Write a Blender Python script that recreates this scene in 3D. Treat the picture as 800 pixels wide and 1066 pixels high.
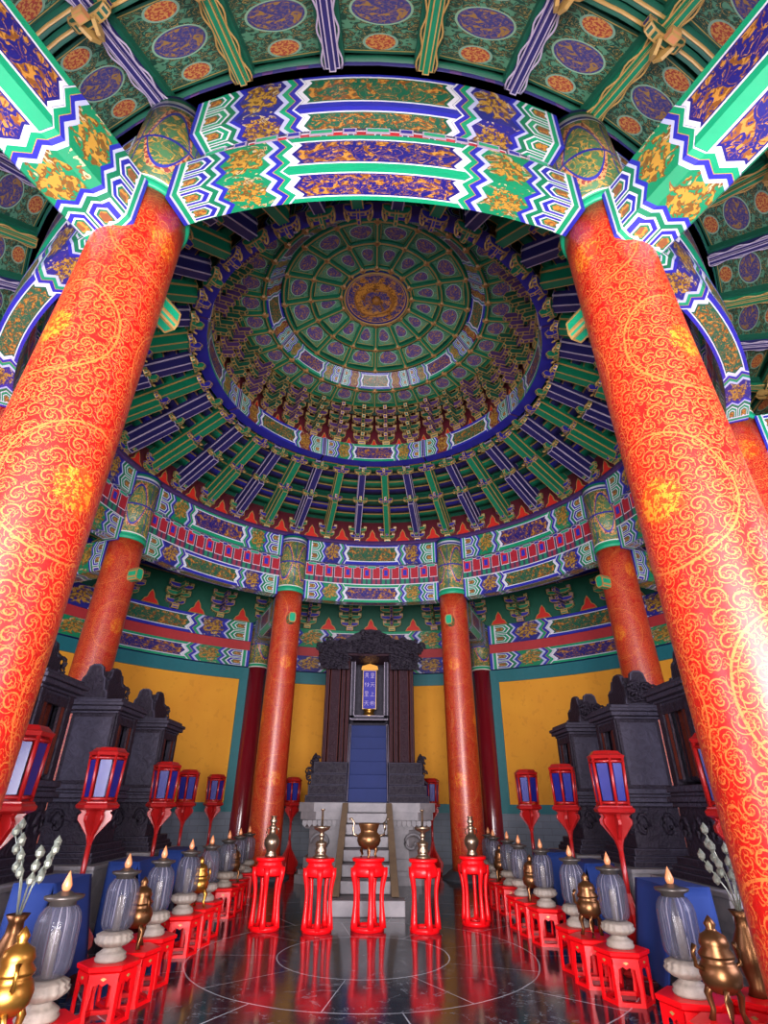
import bpy, bmesh, math, random
from mathutils import Vector, Matrix
random.seed(7)
PI = math.pi
C = bpy.context.scene.collection
for o in list(bpy.data.objects): bpy.data.objects.remove(o)

# ---------------------------------------------------------------- camera
CAM = dict(loc=(0.0225, -8.6814, 1.4649), pitch=0.4911, yaw=0.0218, roll=0.0077, f=565.63)
def make_camera():
    a, p, r = CAM['yaw'], CAM['pitch'], CAM['roll']
    right = Vector((math.cos(a), -math.sin(a), 0)); f0 = Vector((math.sin(a), math.cos(a), 0)); z = Vector((0, 0, 1))
    fwd = f0*math.cos(p)+z*math.sin(p); up = -f0*math.sin(p)+z*math.cos(p)
    R = right*math.cos(r)+up*math.sin(r); U = up*math.cos(r)-right*math.sin(r)
    cd = bpy.data.cameras.new('camera'); cd.sensor_fit = 'HORIZONTAL'; cd.sensor_width = 36
    cd.lens = 36*CAM['f']/800; cd.clip_start = .05; cd.clip_end = 200
    o = bpy.data.objects.new('camera', cd); C.objects.link(o)
    m = Matrix((R, U, -fwd)).transposed().to_4x4(); m.translation = Vector(CAM['loc']); o.matrix_world = m
    bpy.context.scene.camera = o
make_camera()

# ---------------------------------------------------------------- light and exposure
def area(name, loc, target, sx, sy, power, col):
    l = bpy.data.lights.new(name, 'AREA'); l.shape = 'RECTANGLE'; l.size = sx; l.size_y = sy; l.energy = power; l.color = col
    o = bpy.data.objects.new(name, l); C.objects.link(o); o.location = loc
    o.rotation_euler = (Vector(target)-Vector(loc)).to_track_quat('-Z', 'Y').to_euler(); o.visible_camera = False
    return o
# daylight entering through the open doors behind the camera (sky, and sunlit terrace bouncing upwards)
area('door_daylight', (0, -15.5, 3.0), (0, 0, 3.4), 7.5, 4.5, 2100, (1, .93, .95))
area('terrace_bounce', (0, -12.6, .15), (0, -4.5, 9), 9, 3.2, 900, (1, .93, .9))
area('doorstep_fill', (0, -11.6, .9), (0, -5, 1.8), 6.4, 1.5, 430, (1, .9, .95))  # added low lamp, boosts door daylight on lower near columns and stools
area('window_daylight_west', (-6.25, -6.25, 2.9), (1, 2, 5.5), 4.2, 2.8, 300, (.78, .76, 1))
area('window_daylight_east', (6.25, -6.25, 2.9), (-1, 2, 5.5), 4.2, 2.8, 300, (.78, .76, 1))
w = bpy.data.worlds.new('world'); bpy.context.scene.world = w; w.use_nodes = True
w.node_tree.nodes['Background'].inputs[0].default_value = (.86, .92, 1, 1)
w.node_tree.nodes['Background'].inputs[1].default_value = 1.0
vs = bpy.context.scene.view_settings
vs.view_transform = 'Standard'; vs.look = 'None'; vs.gamma = 1; vs.use_curve_mapping = False; vs.exposure = 0.6

# ---------------------------------------------------------------- colour and node helpers
def lin(h):
    if isinstance(h, str):
        h = h.lstrip('#'); c = [int(h[i:i+2], 16)/255 for i in (0, 2, 4)]
    else: c = h
    return tuple((x/12.92 if x <= .04045 else ((x+.055)/1.055)**2.4) for x in c)+(1.0,)
GREEN='#0b9a68'; DGREEN='#0a6a4c'; BLUE='#2a2fb0'; DBLUE='#22207c'; WHITE='#e4e6f0'; GOLD='#d9973a'; TEAL='#1f7f86'; RED='#cf2a2a'
class X:
    def __init__(s, nt, v): s.nt, s.v = nt, v
    def m(s, op, *a):
        n = s.nt.nodes.new('ShaderNodeMath'); n.operation = op
        for i, q in enumerate((s,)+a):
            q = q.v if isinstance(q, X) else q
            if isinstance(q, (int, float)): n.inputs[i].default_value = q
            else: s.nt.links.new(q, n.inputs[i])
        return X(s.nt, n.outputs[0])
    def __add__(s, o): return s.m('ADD', o)
    __radd__ = __add__
    def __sub__(s, o): return s.m('SUBTRACT', o)
    def __rsub__(s, o): return X(s.nt, o).m('SUBTRACT', s) if isinstance(o, (int, float)) else o.m('SUBTRACT', s)
    def __mul__(s, o): return s.m('MULTIPLY', o)
    __rmul__ = __mul__
    def __truediv__(s, o): return s.m('DIVIDE', o)
    def lt(s, o): return s.m('LESS_THAN', o)
    def gt(s, o): return s.m('GREATER_THAN', o)
    def abs(s): return s.m('ABSOLUTE')
    def fract(s): return s.m('FRACT')
    def floor(s): return s.m('FLOOR')
    def min(s, o): return s.m('MINIMUM', o)
    def max(s, o): return s.m('MAXIMUM', o)
    def sqrt(s): return s.m('SQRT')
    def atan2(s, o): return s.m('ARCTAN2', o)
    def sin(s): return s.m('SINE')
    def tri(s):  # 0..1..0 triangle wave, period 1
        return s.m('PINGPONG', .5)*2
def band(x, a, b): return x.gt(a)*x.lt(b)
class Mat:
    def __init__(s, name, rough=.5, metal=0, coat=0, spec=.5):
        s.m = bpy.data.materials.new(name); s.m.use_nodes = True; s.nt = s.m.node_tree
        s.b = s.nt.nodes['Principled BSDF']; s.b.inputs['Roughness'].default_value = rough; s.b.inputs['Metallic'].default_value = metal
        s.b.inputs['Coat Weight'].default_value = coat; s.b.inputs['Coat Roughness'].default_value = .12
        s.b.inputs['Specular IOR Level'].default_value = spec
    def uv(s):
        n = s.nt.nodes.new('ShaderNodeUVMap'); n.uv_map = 'UVMap'
        q = s.nt.nodes.new('ShaderNodeSeparateXYZ'); s.nt.links.new(n.outputs[0], q.inputs[0])
        return X(s.nt, q.outputs[0]), X(s.nt, q.outputs[1])
    def objc(s):
        n = s.nt.nodes.new('ShaderNodeTexCoord'); q = s.nt.nodes.new('ShaderNodeSeparateXYZ'); s.nt.links.new(n.outputs['Object'], q.inputs[0])
        return n.outputs['Object'], X(s.nt, q.outputs[0]), X(s.nt, q.outputs[1]), X(s.nt, q.outputs[2])
    def vec(s, x, y, z=0.0):
        n = s.nt.nodes.new('ShaderNodeCombineXYZ')
        for i, q in enumerate((x, y, z)):
            if isinstance(q, X): s.nt.links.new(q.v, n.inputs[i])
            else: n.inputs[i].default_value = q
        return n.outputs[0]
    def noise(s, vec, scale, detail=2, dist=0, rough=.5):
        n = s.nt.nodes.new('ShaderNodeTexNoise'); n.inputs['Scale'].default_value = scale; n.inputs['Detail'].default_value = detail
        n.inputs['Distortion'].default_value = dist; n.inputs['Roughness'].default_value = rough
        if vec is not None: s.nt.links.new(vec, n.inputs['Vector'])
        return X(s.nt, n.outputs[0])
    def ramp(s, x, stops):
        n = s.nt.nodes.new('ShaderNodeValToRGB'); n.color_ramp.interpolation = 'CONSTANT'; e = n.color_ramp.elements
        while len(e) > 1: e.remove(e[-1])
        e[0].position = stops[0][0]; e[0].color = lin(stops[0][1])
        for p, c in stops[1:]:
            q = e.new(p); q.color = lin(c)
        s.nt.links.new(x.v, n.inputs[0]); return n.outputs[0]
    def mix(s, f, a, b):
        n = s.nt.nodes.new('ShaderNodeMix'); n.data_type = 'RGBA'
        fi = n.inputs[0]; A = n.inputs[6]; B = n.inputs[7]
        if isinstance(f, X): s.nt.links.new(f.v, fi)
        else: fi.default_value = f
        for q, i in ((a, A), (b, B)):
            if isinstance(q, (str, tuple)): i.default_value = lin(q) if isinstance(q, str) else q
            else: s.nt.links.new(q, i)
        return n.outputs[2]
    def col(s, c):
        i = s.b.inputs['Base Color']
        if isinstance(c, (str, tuple)): i.default_value = lin(c) if isinstance(c, str) else c
        else: s.nt.links.new(c, i)
        return s
    def set(s, name, x):
        i = s.b.inputs[name]
        if isinstance(x, X): s.nt.links.new(x.v, i)
        else: i.default_value = x
        return s
    def bump(s, x, strength=.4, dist=.01):
        n = s.nt.nodes.new('ShaderNodeBump'); n.inputs['Strength'].default_value = strength; n.inputs['Distance'].default_value = dist
        s.nt.links.new(x.v, n.inputs['Height']); s.nt.links.new(n.outputs[0], s.b.inputs['Normal']); return s
def plain(name, c, rough=.5, metal=0, coat=0, var=.12, scale=9, bump=0, spec=.5):
    M = Mat(name, rough, metal, coat, spec); v, *_ = M.objc()
    n = M.noise(v, scale, 3)
    L = lin(c); d = tuple(x*(1-var*2) for x in L[:3])+(1,)
    M.col(M.mix(n, d, L))
    if bump: M.bump(M.noise(v, scale*4, 3), bump, .01)
    return M.m
def scrolls(M, x, y, sc, width=.16, turns=2.6):
    """curling tendrils: a spiral around every voronoi cell centre"""
    vn = M.nt.nodes.new('ShaderNodeTexVoronoi'); vn.voronoi_dimensions = '2D'; vn.inputs['Scale'].default_value = sc; vn.inputs['Randomness'].default_value = .75
    M.nt.links.new(M.vec(x, y), vn.inputs['Vector'])
    q = M.nt.nodes.new('ShaderNodeSeparateXYZ'); M.nt.links.new(vn.outputs['Position'], q.inputs[0])
    dx = x-X(M.nt, q.outputs[0]); dy = y-X(M.nt, q.outputs[1])
    d = X(M.nt, vn.outputs['Distance'])
    a = dy.atan2(dx)*(1/(2*PI))
    s = (a+d*turns).fract()
    return s.lt(width).max(band(s, .5, .5+width*.55)), d
# ---------------------------------------------------------------- painted-timber materials
def beam_paint(name, panel, square, L, teeth, end_hex=True, art_scale=5., a1=.42, ground2=None):
    """uv: u in -1..1 along the beam, v 0..1 across the face. zigzag bands either side of a framed centre panel"""
    M = Mat(name, .42, 0, .15); u, v = M.uv(); t0 = u.abs()
    z = (v*teeth).tri()*.045
    t = t0+z
    G, W, B = '#0f9f6e', '#e9e8f2', '#2b2fae'
    if panel == 'blue': P, F1 = '#211d78', G
    else: P, F1 = '#0c6247', B
    S = {'green': '#118a5c', 'blue': '#2a2a86', 'red': '#7d2f2a'}[square]
    S2 = S
    LV = '#c4c8ee'
    stops = [(0, P), (a1, W), (a1+.010, F1), (a1+.044, GOLD), (a1+.048, B if F1 == G else G), (a1+.078, LV), (a1+.105, S),
             (.735, B), (.765, LV), (.785, '#0c7d55'), (.955, W), (.965, G), (.995, W)]
    c = M.ramp(t, stops)
    e = v.min(1-v)
    uu = u*(L/2)
    p0 = M.vec(uu*1.0, v*.55)
    n1 = M.noise(p0, art_scale, 2, 1.6)
    n2 = M.noise(p0, art_scale*3.2, 2, .8)
    art = n1.gt(.52).max((n1-.44).abs().lt(.012))*n2.gt(.36)
    # centre panel: frame then gold dragons
    inP = t.lt(a1-.028)*e.gt(.17)
    c = M.mix(t.lt(a1), c, M.mix(e.gt(.13), F1, W))
    c = M.mix(inP, c, P)
    c = M.mix(inP*t.lt(a1-.045)*e.gt(.2)*art, c, M.mix(n2.gt(.52), '#8a5222', '#c4883a'))
    c = M.mix(t.lt(a1)*e.lt(.03), c, F1)
    # square field with a gilt creature and cloud
    us = (t0-.62)*(L/2); vs_ = (v-.5)*.5
    r = ((us*us)*1.0+(vs_*vs_)).sqrt()
    blob = (r+(n1-.5)*.35).lt(.2)*n2.gt(.42)
    sqz = band(t, a1+.105, .735)
    c = M.mix(sqz*blob, c, M.mix((n2+n1*.5).gt(.78), '#7a5422', '#c09038'))
    c = M.mix(sqz*band(n1, .36, .40)*r.gt(.14), c, '#c9b58a')
    # end field: nested hexagons
    if end_hex:
        hv = ((v*2.0).fract()-.5).abs(); s = (hv*2).max((t0-.885).abs()*8.2+hv*.75)
        hz = band(t, .785, .955)
        c = M.mix(hz*band(s, .80, .92), c, W)
        c = M.mix(hz*band(s, .56, .80), c, B if F1 == G else '#12a070')
        c = M.mix(hz*band(s, .46, .56), c, W)
        c = M.mix(hz*s.lt(.34), c, '#8f5a34')
        c = M.mix(hz*s.lt(.34)*n2.gt(.5), c, '#c98c3c')
    c = M.mix(t0.gt(.925), c, M.ramp(t0, [(0, W), (.935, G), (.962, LV), (.975, B)]))
    dirt = M.noise(p0, 2.2, 4)
    hs = M.nt.nodes.new('ShaderNodeHueSaturation'); M.nt.links.new(c, hs.inputs['Color'])
    M.nt.links.new((dirt*.5+.60).v, hs.inputs['Value']); c = hs.outputs[0]
    M.col(c); M.bump(art*.6+n2*.4, .25, .006); return M.m
def col_paint():
    M = Mat('gilt_scroll_lacquer', .42, 0, .45); M.b.inputs['Coat Roughness'].default_value = .3
    u, v = M.uv()                                   # metres round the shaft, metres up it
    # staggered round medallions
    pu, pv = 1.2, 1.3
    row = (v/pv).floor()
    uu = u/pu+(row*.5).fract()
    mx = (uu.fract()-.5)*pu; my = ((v/pv).fract()-.5)*pv
    r = (mx*mx+my*my).sqrt()
    wob = M.noise(M.vec(u, v), 1.6, 2)
    rr = r+(wob-.5)*.06
    s1, d1 = scrolls(M, u, v, 8.5, .17, 1.8)
    s2, d2 = scrolls(M, u+.37, v*1.0+.11, 19, .2, 1.2)
    fine = M.noise(M.vec(u, v), 42, 2, 1.2)
    line = s1*d1.lt(.62)
    g = line.max(s2*d2.lt(.45)*.75)
    ring = band(rr, .493, .508).max(band(rr, .465, .470))
    g = g.max(ring)
    nb = M.noise(M.vec(u, v), 13, 2, 1.5)
    core = (r+(nb-.5)*.22).lt(.165)
    red = M.mix(M.noise(M.vec(u, v), 3, 3), '#980804', '#c41208')
    c = M.mix(g*.66, red, '#e4823a')
    c = M.mix(fine.gt(.58)*.5, c, '#8a1408')
    c = M.mix(core*.85, c, M.mix((fine+nb).gt(1.02), '#cc3a0c', '#e28a24'))
    M.col(c); M.set('Metallic', (g.max(core))*.12)
    M.bump(g.max(core*nb), .5, .012); return M.m
def head_paint():
    M = Mat('column_head_brocade', .5, 0, .1); u, v = M.uv()   # v 0..1 up the painted head, u metres
    p = M.vec(u, v*1.7)
    n = M.noise(p, 5, 2, 1.4); n2 = M.noise(p, 19, 2, .6)
    base = M.mix(n.gt(.5), '#3c6a48', '#4a7a50')
    c = M.mix((n-.5).abs().lt(.03), base, '#c8963f'); c = M.mix(n2.gt(.56)*.7, c, '#8b7a3c')
    # leaf-shaped arcs crossing
    fu = (u*1.4).fract()-.5; 
    arc = ((v-.5).abs()*1.5+(fu*fu)*3.2)
    c = M.mix(band(arc, .42, .47), c, '#2a2f9a')
    c = M.mix(band(arc, .47, .58)*(v-.5).abs().lt(.33), c, M.mix(n2.gt(.48), '#8d3b35', '#d99a62'))
    c = M.mix((fu.abs()).gt(.488), c, '#2a2890')
    c = M.mix((v-.5).abs().lt(.012), c, '#2a2890')
    b = M.ramp(v, [(0, '#e6e0d8'), (.022, '#0f9f6e'), (.07, '#e6e0d8'), (.085, '#4a7a50'), (.86, '#e6e0f2'), (.875, '#2a2f9a'), (.90, '#e6e8f2'), (.93, '#148f6a'), (.965, '#2a2f9a')])
    c = M.mix(v.lt(.085).max(v.gt(.86)), c, b)
    M.col(c); M.bump(n2, .25, .006); return M.m
def coffer_paint(name, round_=.36, aspect=1.0, ground='#1c7a58', corner=True, shade_dim=1):
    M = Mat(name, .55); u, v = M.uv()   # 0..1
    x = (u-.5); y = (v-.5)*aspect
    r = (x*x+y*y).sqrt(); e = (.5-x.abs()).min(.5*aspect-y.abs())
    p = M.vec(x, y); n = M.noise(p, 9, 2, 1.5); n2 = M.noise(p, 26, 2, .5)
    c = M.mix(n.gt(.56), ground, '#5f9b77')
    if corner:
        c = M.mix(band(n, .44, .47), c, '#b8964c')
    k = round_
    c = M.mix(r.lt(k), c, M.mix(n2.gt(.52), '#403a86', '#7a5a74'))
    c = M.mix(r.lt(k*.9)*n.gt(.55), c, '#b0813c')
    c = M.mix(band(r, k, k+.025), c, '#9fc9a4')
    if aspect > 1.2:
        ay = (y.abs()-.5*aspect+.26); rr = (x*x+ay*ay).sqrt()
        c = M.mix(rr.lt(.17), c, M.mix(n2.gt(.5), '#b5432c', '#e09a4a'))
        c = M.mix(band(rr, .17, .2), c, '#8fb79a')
    c = M.mix(e.lt(.09 if shade_dim < 1 else .07), c, '#0a5a42'); c = M.mix(band(e, .055, .075), c, '#c7a350')
    c = M.mix(1-shade_dim, c, '#061c18')  # values below one paint shade into the whole panel colour
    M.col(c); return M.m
def dragon_paint():
    M = Mat('coiled_dragon_paint', .4, .0, .2); v, x, y, z = M.objc()
    r = (x*x+y*y).sqrt(); a = y.atan2(x)*(1/(2*PI))
    n = M.noise(v, 6, 3, 1.8); n2 = M.noise(v, 16, 2, 1.)
    c = M.mix(band(n2, .47, .53), '#272a78', '#a5793c')
    body = (r-.40+(a*3).m('SINE')*.0+(n-.5)*.22).abs().lt(.085)
    c = M.mix(n.gt(.57).max(body), c, '#c98a34')
    c = M.mix((n.gt(.57).max(body))*n2.gt(.56), c, '#7d4d22')
    c = M.mix(r.gt(.665), c, '#23277d'); c = M.mix(band(r, .655, .67), c, '#d6a048')
    M.col(c); M.bump(n, .4, .03); return M.m
def panel_red_flame():
    M = Mat('flame_panel_paint', .5); u, v = M.uv()
    n = M.noise(M.vec(u, v), 7, 2, 1.0)
    c = M.mix(n.gt(.56), '#c8281c', '#e8663c'); M.col(c); return M.m
def pad_paint():
    M = Mat('pad_board_paint', .5); u, v = M.uv()
    s = ((u*7).fract()-.5).abs(); k = ((u*7).floor()*.5).fract(); h = (v-.62).abs()
    q = (s*1.6).max(h*2.1)
    base = M.mix(((u*14).fract()-.5).abs().lt(.3)*v.lt(.34), '#3a3a52', M.mix(k.gt(.25), '#1d7c5c', '#8d2f4a'))
    c = M.mix(q.lt(.66), base, '#d8d2dc'); c = M.mix(q.lt(.6), c, M.mix(k.gt(.25), '#c02434', '#a82030')); c = M.mix(q.lt(.3)*k.lt(.25), c, '#2a2fa8')
    c = M.mix(v.lt(.05), c, '#d8d2dc'); M.col(c); return M.m
def wood_carved(name, c1, c2, scale=14, b=.9):
    M = Mat(name, .6, 0, .0, .25); v, *_ = M.objc()
    n = M.noise(v, scale, 3, 1.4); M.col(M.mix(n, c1, c2)); M.bump(n, b, .03); return M.m
def brick():
    M = Mat('grey_brick', .7); u, v = M.uv(); n = M.nt.nodes.new('ShaderNodeTexBrick')
    M.nt.links.new(M.vec(u, v), n.inputs['Vector']); n.inputs['Scale'].default_value = 1; n.inputs['Brick Width'].default_value = .46; n.inputs['Row Height'].default_value = .15
    n.inputs['Mortar Size'].default_value = .006
    for i, c in ((1, '#707c8a'), (2, '#5f6b7a'), (3, '#444c58')): n.inputs[i].default_value = lin(c)
    k = M.noise(M.vec(u, v), 4, 4); M.col(M.mix(k*.6, n.outputs[0], '#8a8f98')); return M.m
def marble_floor():
    M = Mat('polished_dark_stone', .12, 0, 0); v, x, y, z = M.objc()
    r = (x*x+(y+1.2)*(y+1.2)).sqrt(); a = (y+1.2).atan2(x)*(1/(2*PI))
    wob = M.noise(v, 2.2, 3); n = M.noise(v, 1.3, 5, .6, .65); n3 = M.noise(v, 9, 4)
    k = (r+(wob-.5)*.03)/.93
    ringl = (k.fract()-.5).abs().gt(.492)
    rad = ((a*9+(k.floor()*.5).fract()).fract()-.5).abs().gt((.5-.012/(r+.2).v if False else .496))*k.gt(1)
    vein = (n-.5).abs().lt(.006)*n3.gt(.5)
    c = M.mix(n, '#0c1218', '#28323c')
    c = M.mix(n3.gt(.57)*.4, c, '#34404a')
    c = M.mix(ringl.max(rad)*(wob*1.6).min(.95), c, '#c0c6cc'); c = M.mix(vein*.6, c, '#7f868c')
    M.col(c); M.set('Roughness', n3*.14+.05); M.bump(n3*.4+n, .05, .01); return M.m
def gold_wall():
    M = Mat('ochre_wall_plaster', .75); v, x, y, z = M.objc(); n = M.noise(v, .9, 4, .3); n2 = M.noise(v, 7, 4)
    c = M.mix(n, '#d98c1c', '#f0a92c'); c = M.mix(n2.gt(.62)*.25, c, '#c47a1c'); M.col(c); return M.m
def stone(name, a, b_, sc=6):
    M = Mat(name, .6); v, *_ = M.objc(); n = M.noise(v, sc, 5, .3, .6); M.col(M.mix(n, a, b_)); M.bump(n, .3, .01); return M.m
def glass():
    M = Mat('ribbed_glass', .12); u, v = M.uv(); s = ((u*16).fract()-.5).abs()
    k = M.noise(M.vec(u*9, v*.5), 3, 2).gt(.5)*s.lt(.12)
    M.col(M.mix(k*.8, '#53525f', '#8e8a98')); M.set('Alpha', k*.22+.46); M.b.inputs['IOR'].default_value = 1.3; return M.m

mt = {}
mt['column'] = col_paint(); mt['head'] = head_paint()
mt['ringG'] = beam_paint('beam_painting_green_panel', 'green', 'blue', 3.9, 2)
mt['ringP'] = beam_paint('beam_painting_blue_panel', 'blue', 'green', 3.9, 2)
mt['sofG'] = beam_paint('beam_soffit_green_panel', 'green', 'blue', 3.9, 2, art_scale=7)
mt['sofP'] = beam_paint('beam_soffit_blue_panel', 'blue', 'green', 3.9, 2, art_scale=7)
mt['radial'] = beam_paint('radial_beam_painting', 'blue', 'green', 2.6, 2, art_scale=5, a1=.40)
mt['upG'] = beam_paint('upper_beam_green_panel', 'green', 'red', 2.6, 2, art_scale=9)
mt['upP'] = beam_paint('upper_beam_blue_panel', 'blue', 'green', 2.6, 2, art_scale=9)
mt['coffer'] = coffer_paint('dome_coffer_painting', .33)
mt['coffer_small'] = coffer_paint('small_dome_coffer_painting', .27, ground='#3f8a68')
mt['coffer_long'] = coffer_paint('aisle_coffer_painting_shaded', .30, 1.9, '#0d4636', shade_dim=.55)  # darker colours stand in for the weaker light on the aisle ceiling
mt['dragon'] = dragon_paint(); mt['flame'] = panel_red_flame(); mt['pad'] = pad_paint()
mt['green'] = plain('green_painted_timber', '#0a7a54', .5); mt['dgreen'] = plain('deep_green_timber', '#0a5640', .55)
mt['bright_green'] = plain('turquoise_green_paint', '#16a878', .45)
mt['blue'] = plain('blue_painted_timber', '#2a2796', .5); mt['dblue'] = plain('deep_blue_timber', '#25205f', .55)
mt['gold'] = plain('gilt_edging', '#c09a58', .4, .2); mt['pale'] = plain('pale_edging', '#b4a6bc', .5)
mt['stud'] = plain('rose_gilt_stud', '#d08a5c', .45, .1); mt['purple'] = plain('purple_painted_board', '#54346e', .55)
mt['redboard'] = plain('dark_red_board', '#6e2230', .55); mt['redband'] = plain('vermilion_band', '#b83236', .5)
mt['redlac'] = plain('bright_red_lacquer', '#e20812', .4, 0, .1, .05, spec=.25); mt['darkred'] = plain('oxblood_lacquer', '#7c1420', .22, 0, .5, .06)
mt['redwood'] = plain('red_painted_wood', '#a01414', .35, 0, .2, .08)
mt['ochre'] = gold_wall(); mt['teal'] = plain('teal_frame_paint', '#177078', .5); mt['brick'] = brick(); mt['floor'] = marble_floor()
mt['wood'] = wood_carved('dark_carved_wood', '#140f18', '#2e2634'); mt['wood2'] = wood_carved('dark_smooth_wood', '#221f2a', '#444050', 9, .7)
mt['woodred'] = wood_carved('carved_brown_wood', '#1a0c14', '#3a1c28', 22, .8)
mt['doorpanel'] = wood_carved('reddish_shrine_door', '#3c1410', '#74301e', 20, .6)
mt['stone'] = stone('pale_carved_stone', '#626068', '#a09a9c'); mt['stoned'] = stone('weathered_stone', '#54525a', '#8a8486', 9)
mt['rail'] = stone('tan_stair_rail', '#6e5a48', '#947e62'); mt['dstone'] = stone('dark_base_stone', '#2c3038', '#4a5058')
mt['cloth'] = plain('blue_cloth', '#12357e', .8, var=.1, scale=3, bump=.1); mt['carpet'] = plain('dark_blue_carpet', '#1c2c66', .8, var=.15, scale=6)
mt['pane'] = plain('cobalt_lantern_pane', '#1a2078', .32, 0, .15); mt['plaque'] = plain('ultramarine_plaque', '#160c98', .6)
mt['brass'] = plain('aged_brass', '#b8843a', .32, .9); mt['bronze'] = plain('aged_bronze', '#7c5434', .34, .85); mt['nickel'] = plain('pale_bronze', '#94806a', .3, .9)
mt['ceram'] = stone('cream_carved_ceramic', '#6a6058', '#a4988a', 26); mt['glass'] = glass()
mt['bulb'] = plain('flame_shaped_bulb', '#d88c5c', .3); mt['cap'] = plain('dark_metal_cap', '#5a5450', .35, .6)
mt['giltpaint'] = plain('orange_gilt_paint', '#b8782e', .5, .2, var=.3, scale=14); mt['char'] = plain('gilt_lettering', '#c8b8e8', .4); mt['wire'] = plain('pale_wire_sprig', '#a8b0a0', .35, .5)

# ---------------------------------------------------------------- mesh helpers
class MB:
    def __init__(s): s.bm = bmesh.new(); s.mats = []; s.uv = s.bm.loops.layers.uv.new('UVMap'); s.smooth = False
    def mi(s, m):
        if m not in s.mats: s.mats.append(m)
        return s.mats.index(m)
    def face(s, pts, m, uvs=None, smooth=False):
        vs_ = [s.bm.verts.new(p) for p in pts]
        f = s.bm.faces.new(vs_); f.material_index = s.mi(m); f.smooth = smooth
        if uvs:
            for l, q in zip(f.loops, uvs): l[s.uv].uv = q
        return f
    def hull_prism(s, prof, d, M, mat, edge=None, inset=.012):
        """prof: 2D outline (x,z); extruded along y by +-d/2 with matrix M; edge: rim material around each big face"""
        a = [s.bm.verts.new(M @ Vector((x, -d/2, z))) for x, z in prof]; b = [s.bm.verts.new(M @ Vector((x, d/2, z))) for x, z in prof]
        fs = [s.bm.faces.new(a), s.bm.faces.new(b[::-1])]
        n = len(prof)
        for i in range(n): fs.append(s.bm.faces.new((a[i], b[i], b[(i+1) % n], a[(i+1) % n])))
        k = s.mi(mat); ke = s.mi(edge) if edge else k
        for f in fs: f.material_index = k
        if edge:
            big = [f for f in fs if f.calc_area() > inset*inset*6]
            for f in big: f.normal_update()
            old = set(s.bm.faces)
            bmesh.ops.inset_individual(s.bm, faces=big, thickness=inset, use_even_offset=True)
            for f in s.bm.faces:
                if f not in old: f.material_index = ke
        return fs
    def box(s, c, size, mat, M=None, edge=None, inset=.012):
        x, y, z = (q/2 for q in size)
        T = (M or Matrix()) @ Matrix.Translation(c)
        return s.hull_prism([(-x, -z), (x, -z), (x, z), (-x, z)], 2*y, T, mat, edge, inset)
    def lathe(s, prof, mat, seg=24, c=(0, 0, 0), rib=0, ribn=12, cap=True):
        rings = []
        for r, z in prof:
            ring = []
            for i in range(seg):
                a = 2*PI*i/seg
                rr = r*(1+rib*math.cos(ribn*a)) if rib else r
                ring.append(s.bm.verts.new((c[0]+rr*math.cos(a), c[1]+rr*math.sin(a), c[2]+z)))
            rings.append(ring)
        k = s.mi(mat)
        for j in range(len(rings)-1):
            for i in range(seg):
                f = s.bm.faces.new((rings[j][i], rings[j][(i+1) % seg], rings[j+1][(i+1) % seg], rings[j+1][i])); f.material_index = k; f.smooth = seg > 8

                for l, q in zip(f.loops, ((i/seg, prof[j][1]), ((i+1)/seg, prof[j][1]), ((i+1)/seg, prof[j+1][1]), (i/seg, prof[j+1][1]))): l[s.uv].uv = q
        if prof[0] == prof[-1] or not cap: return s
        for ring, rev in ((rings[0], True), (rings[-1], False)):
            if max((v.co-ring[0].co).length for v in ring) > 1e-4:
                f = s.bm.faces.new(ring[::-1] if rev else ring); f.material_index = k
        return s
    def tube(s, pts, r, mat, seg=8, caps=True):
        pts = [Vector(p) for p in pts]; rr = r if isinstance(r, (list, tuple)) else [r]*len(pts); rings = []
        up = Vector((0, 0, 1))
        for i, p in enumerate(pts):
            t = (pts[min(i+1, len(pts)-1)]-pts[max(i-1, 0)]).normalized()
            a = t.cross(up if abs(t.z) < .95 else Vector((1, 0, 0))).normalized(); b = t.cross(a)
            if i and rings: pass
            rings.append([s.bm.verts.new(p+(a*math.cos(2*PI*j/seg)+b*math.sin(2*PI*j/seg))*rr[i]) for j in range(seg)])
        k = s.mi(mat)
        for q in range(len(rings)-1):
            for j in range(seg):
                f = s.bm.faces.new((rings[q][j], rings[q][(j+1) % seg], rings[q+1][(j+1) % seg], rings[q+1][j])); f.material_index = k; f.smooth = True
        if caps:
            f = s.bm.faces.new(rings[0][::-1]); f.material_index = k; f = s.bm.faces.new(rings[-1]); f.material_index = k
        return s
    def arc(s, rc, r0, r1, z0, z1, half, mats, n=14, uvu=1.0, taper=None):
        """curved bar of a ring about the room's axis, local frame at radius rc; mats: inner, outer, bottom, top"""
        k = [s.mi(m) for m in mats]; prev = None
        for i in range(n+1):
            q = -1+2*i/n; a = q*half
            P = lambda r, z: s.bm.verts.new((r*math.cos(a)-rc, r*math.sin(a), z))
            cur = (P(r0, z0), P(r1, z0), P(r1, z1), P(r0, z1), q)
            if prev:
                def F(i0, i1, kk, v0=0., v1=1.):
                    f = s.bm.faces.new((prev[i0], cur[i0], cur[i1], prev[i1])); f.material_index = kk; f.smooth = False
                    for l, uvq in zip(f.loops, ((prev[4]*uvu, v0), (q*uvu, v0), (q*uvu, v1), (prev[4]*uvu, v1))): l[s.uv].uv = uvq
                F(0, 3, k[0]); F(1, 2, k[1]); F(0, 1, k[2]); F(3, 2, k[3])
            else: s.bm.faces.new(cur[:4]).material_index = k[3]
            prev = cur
        s.bm.faces.new(prev[:4]).material_index = k[3]
        return s
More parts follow.
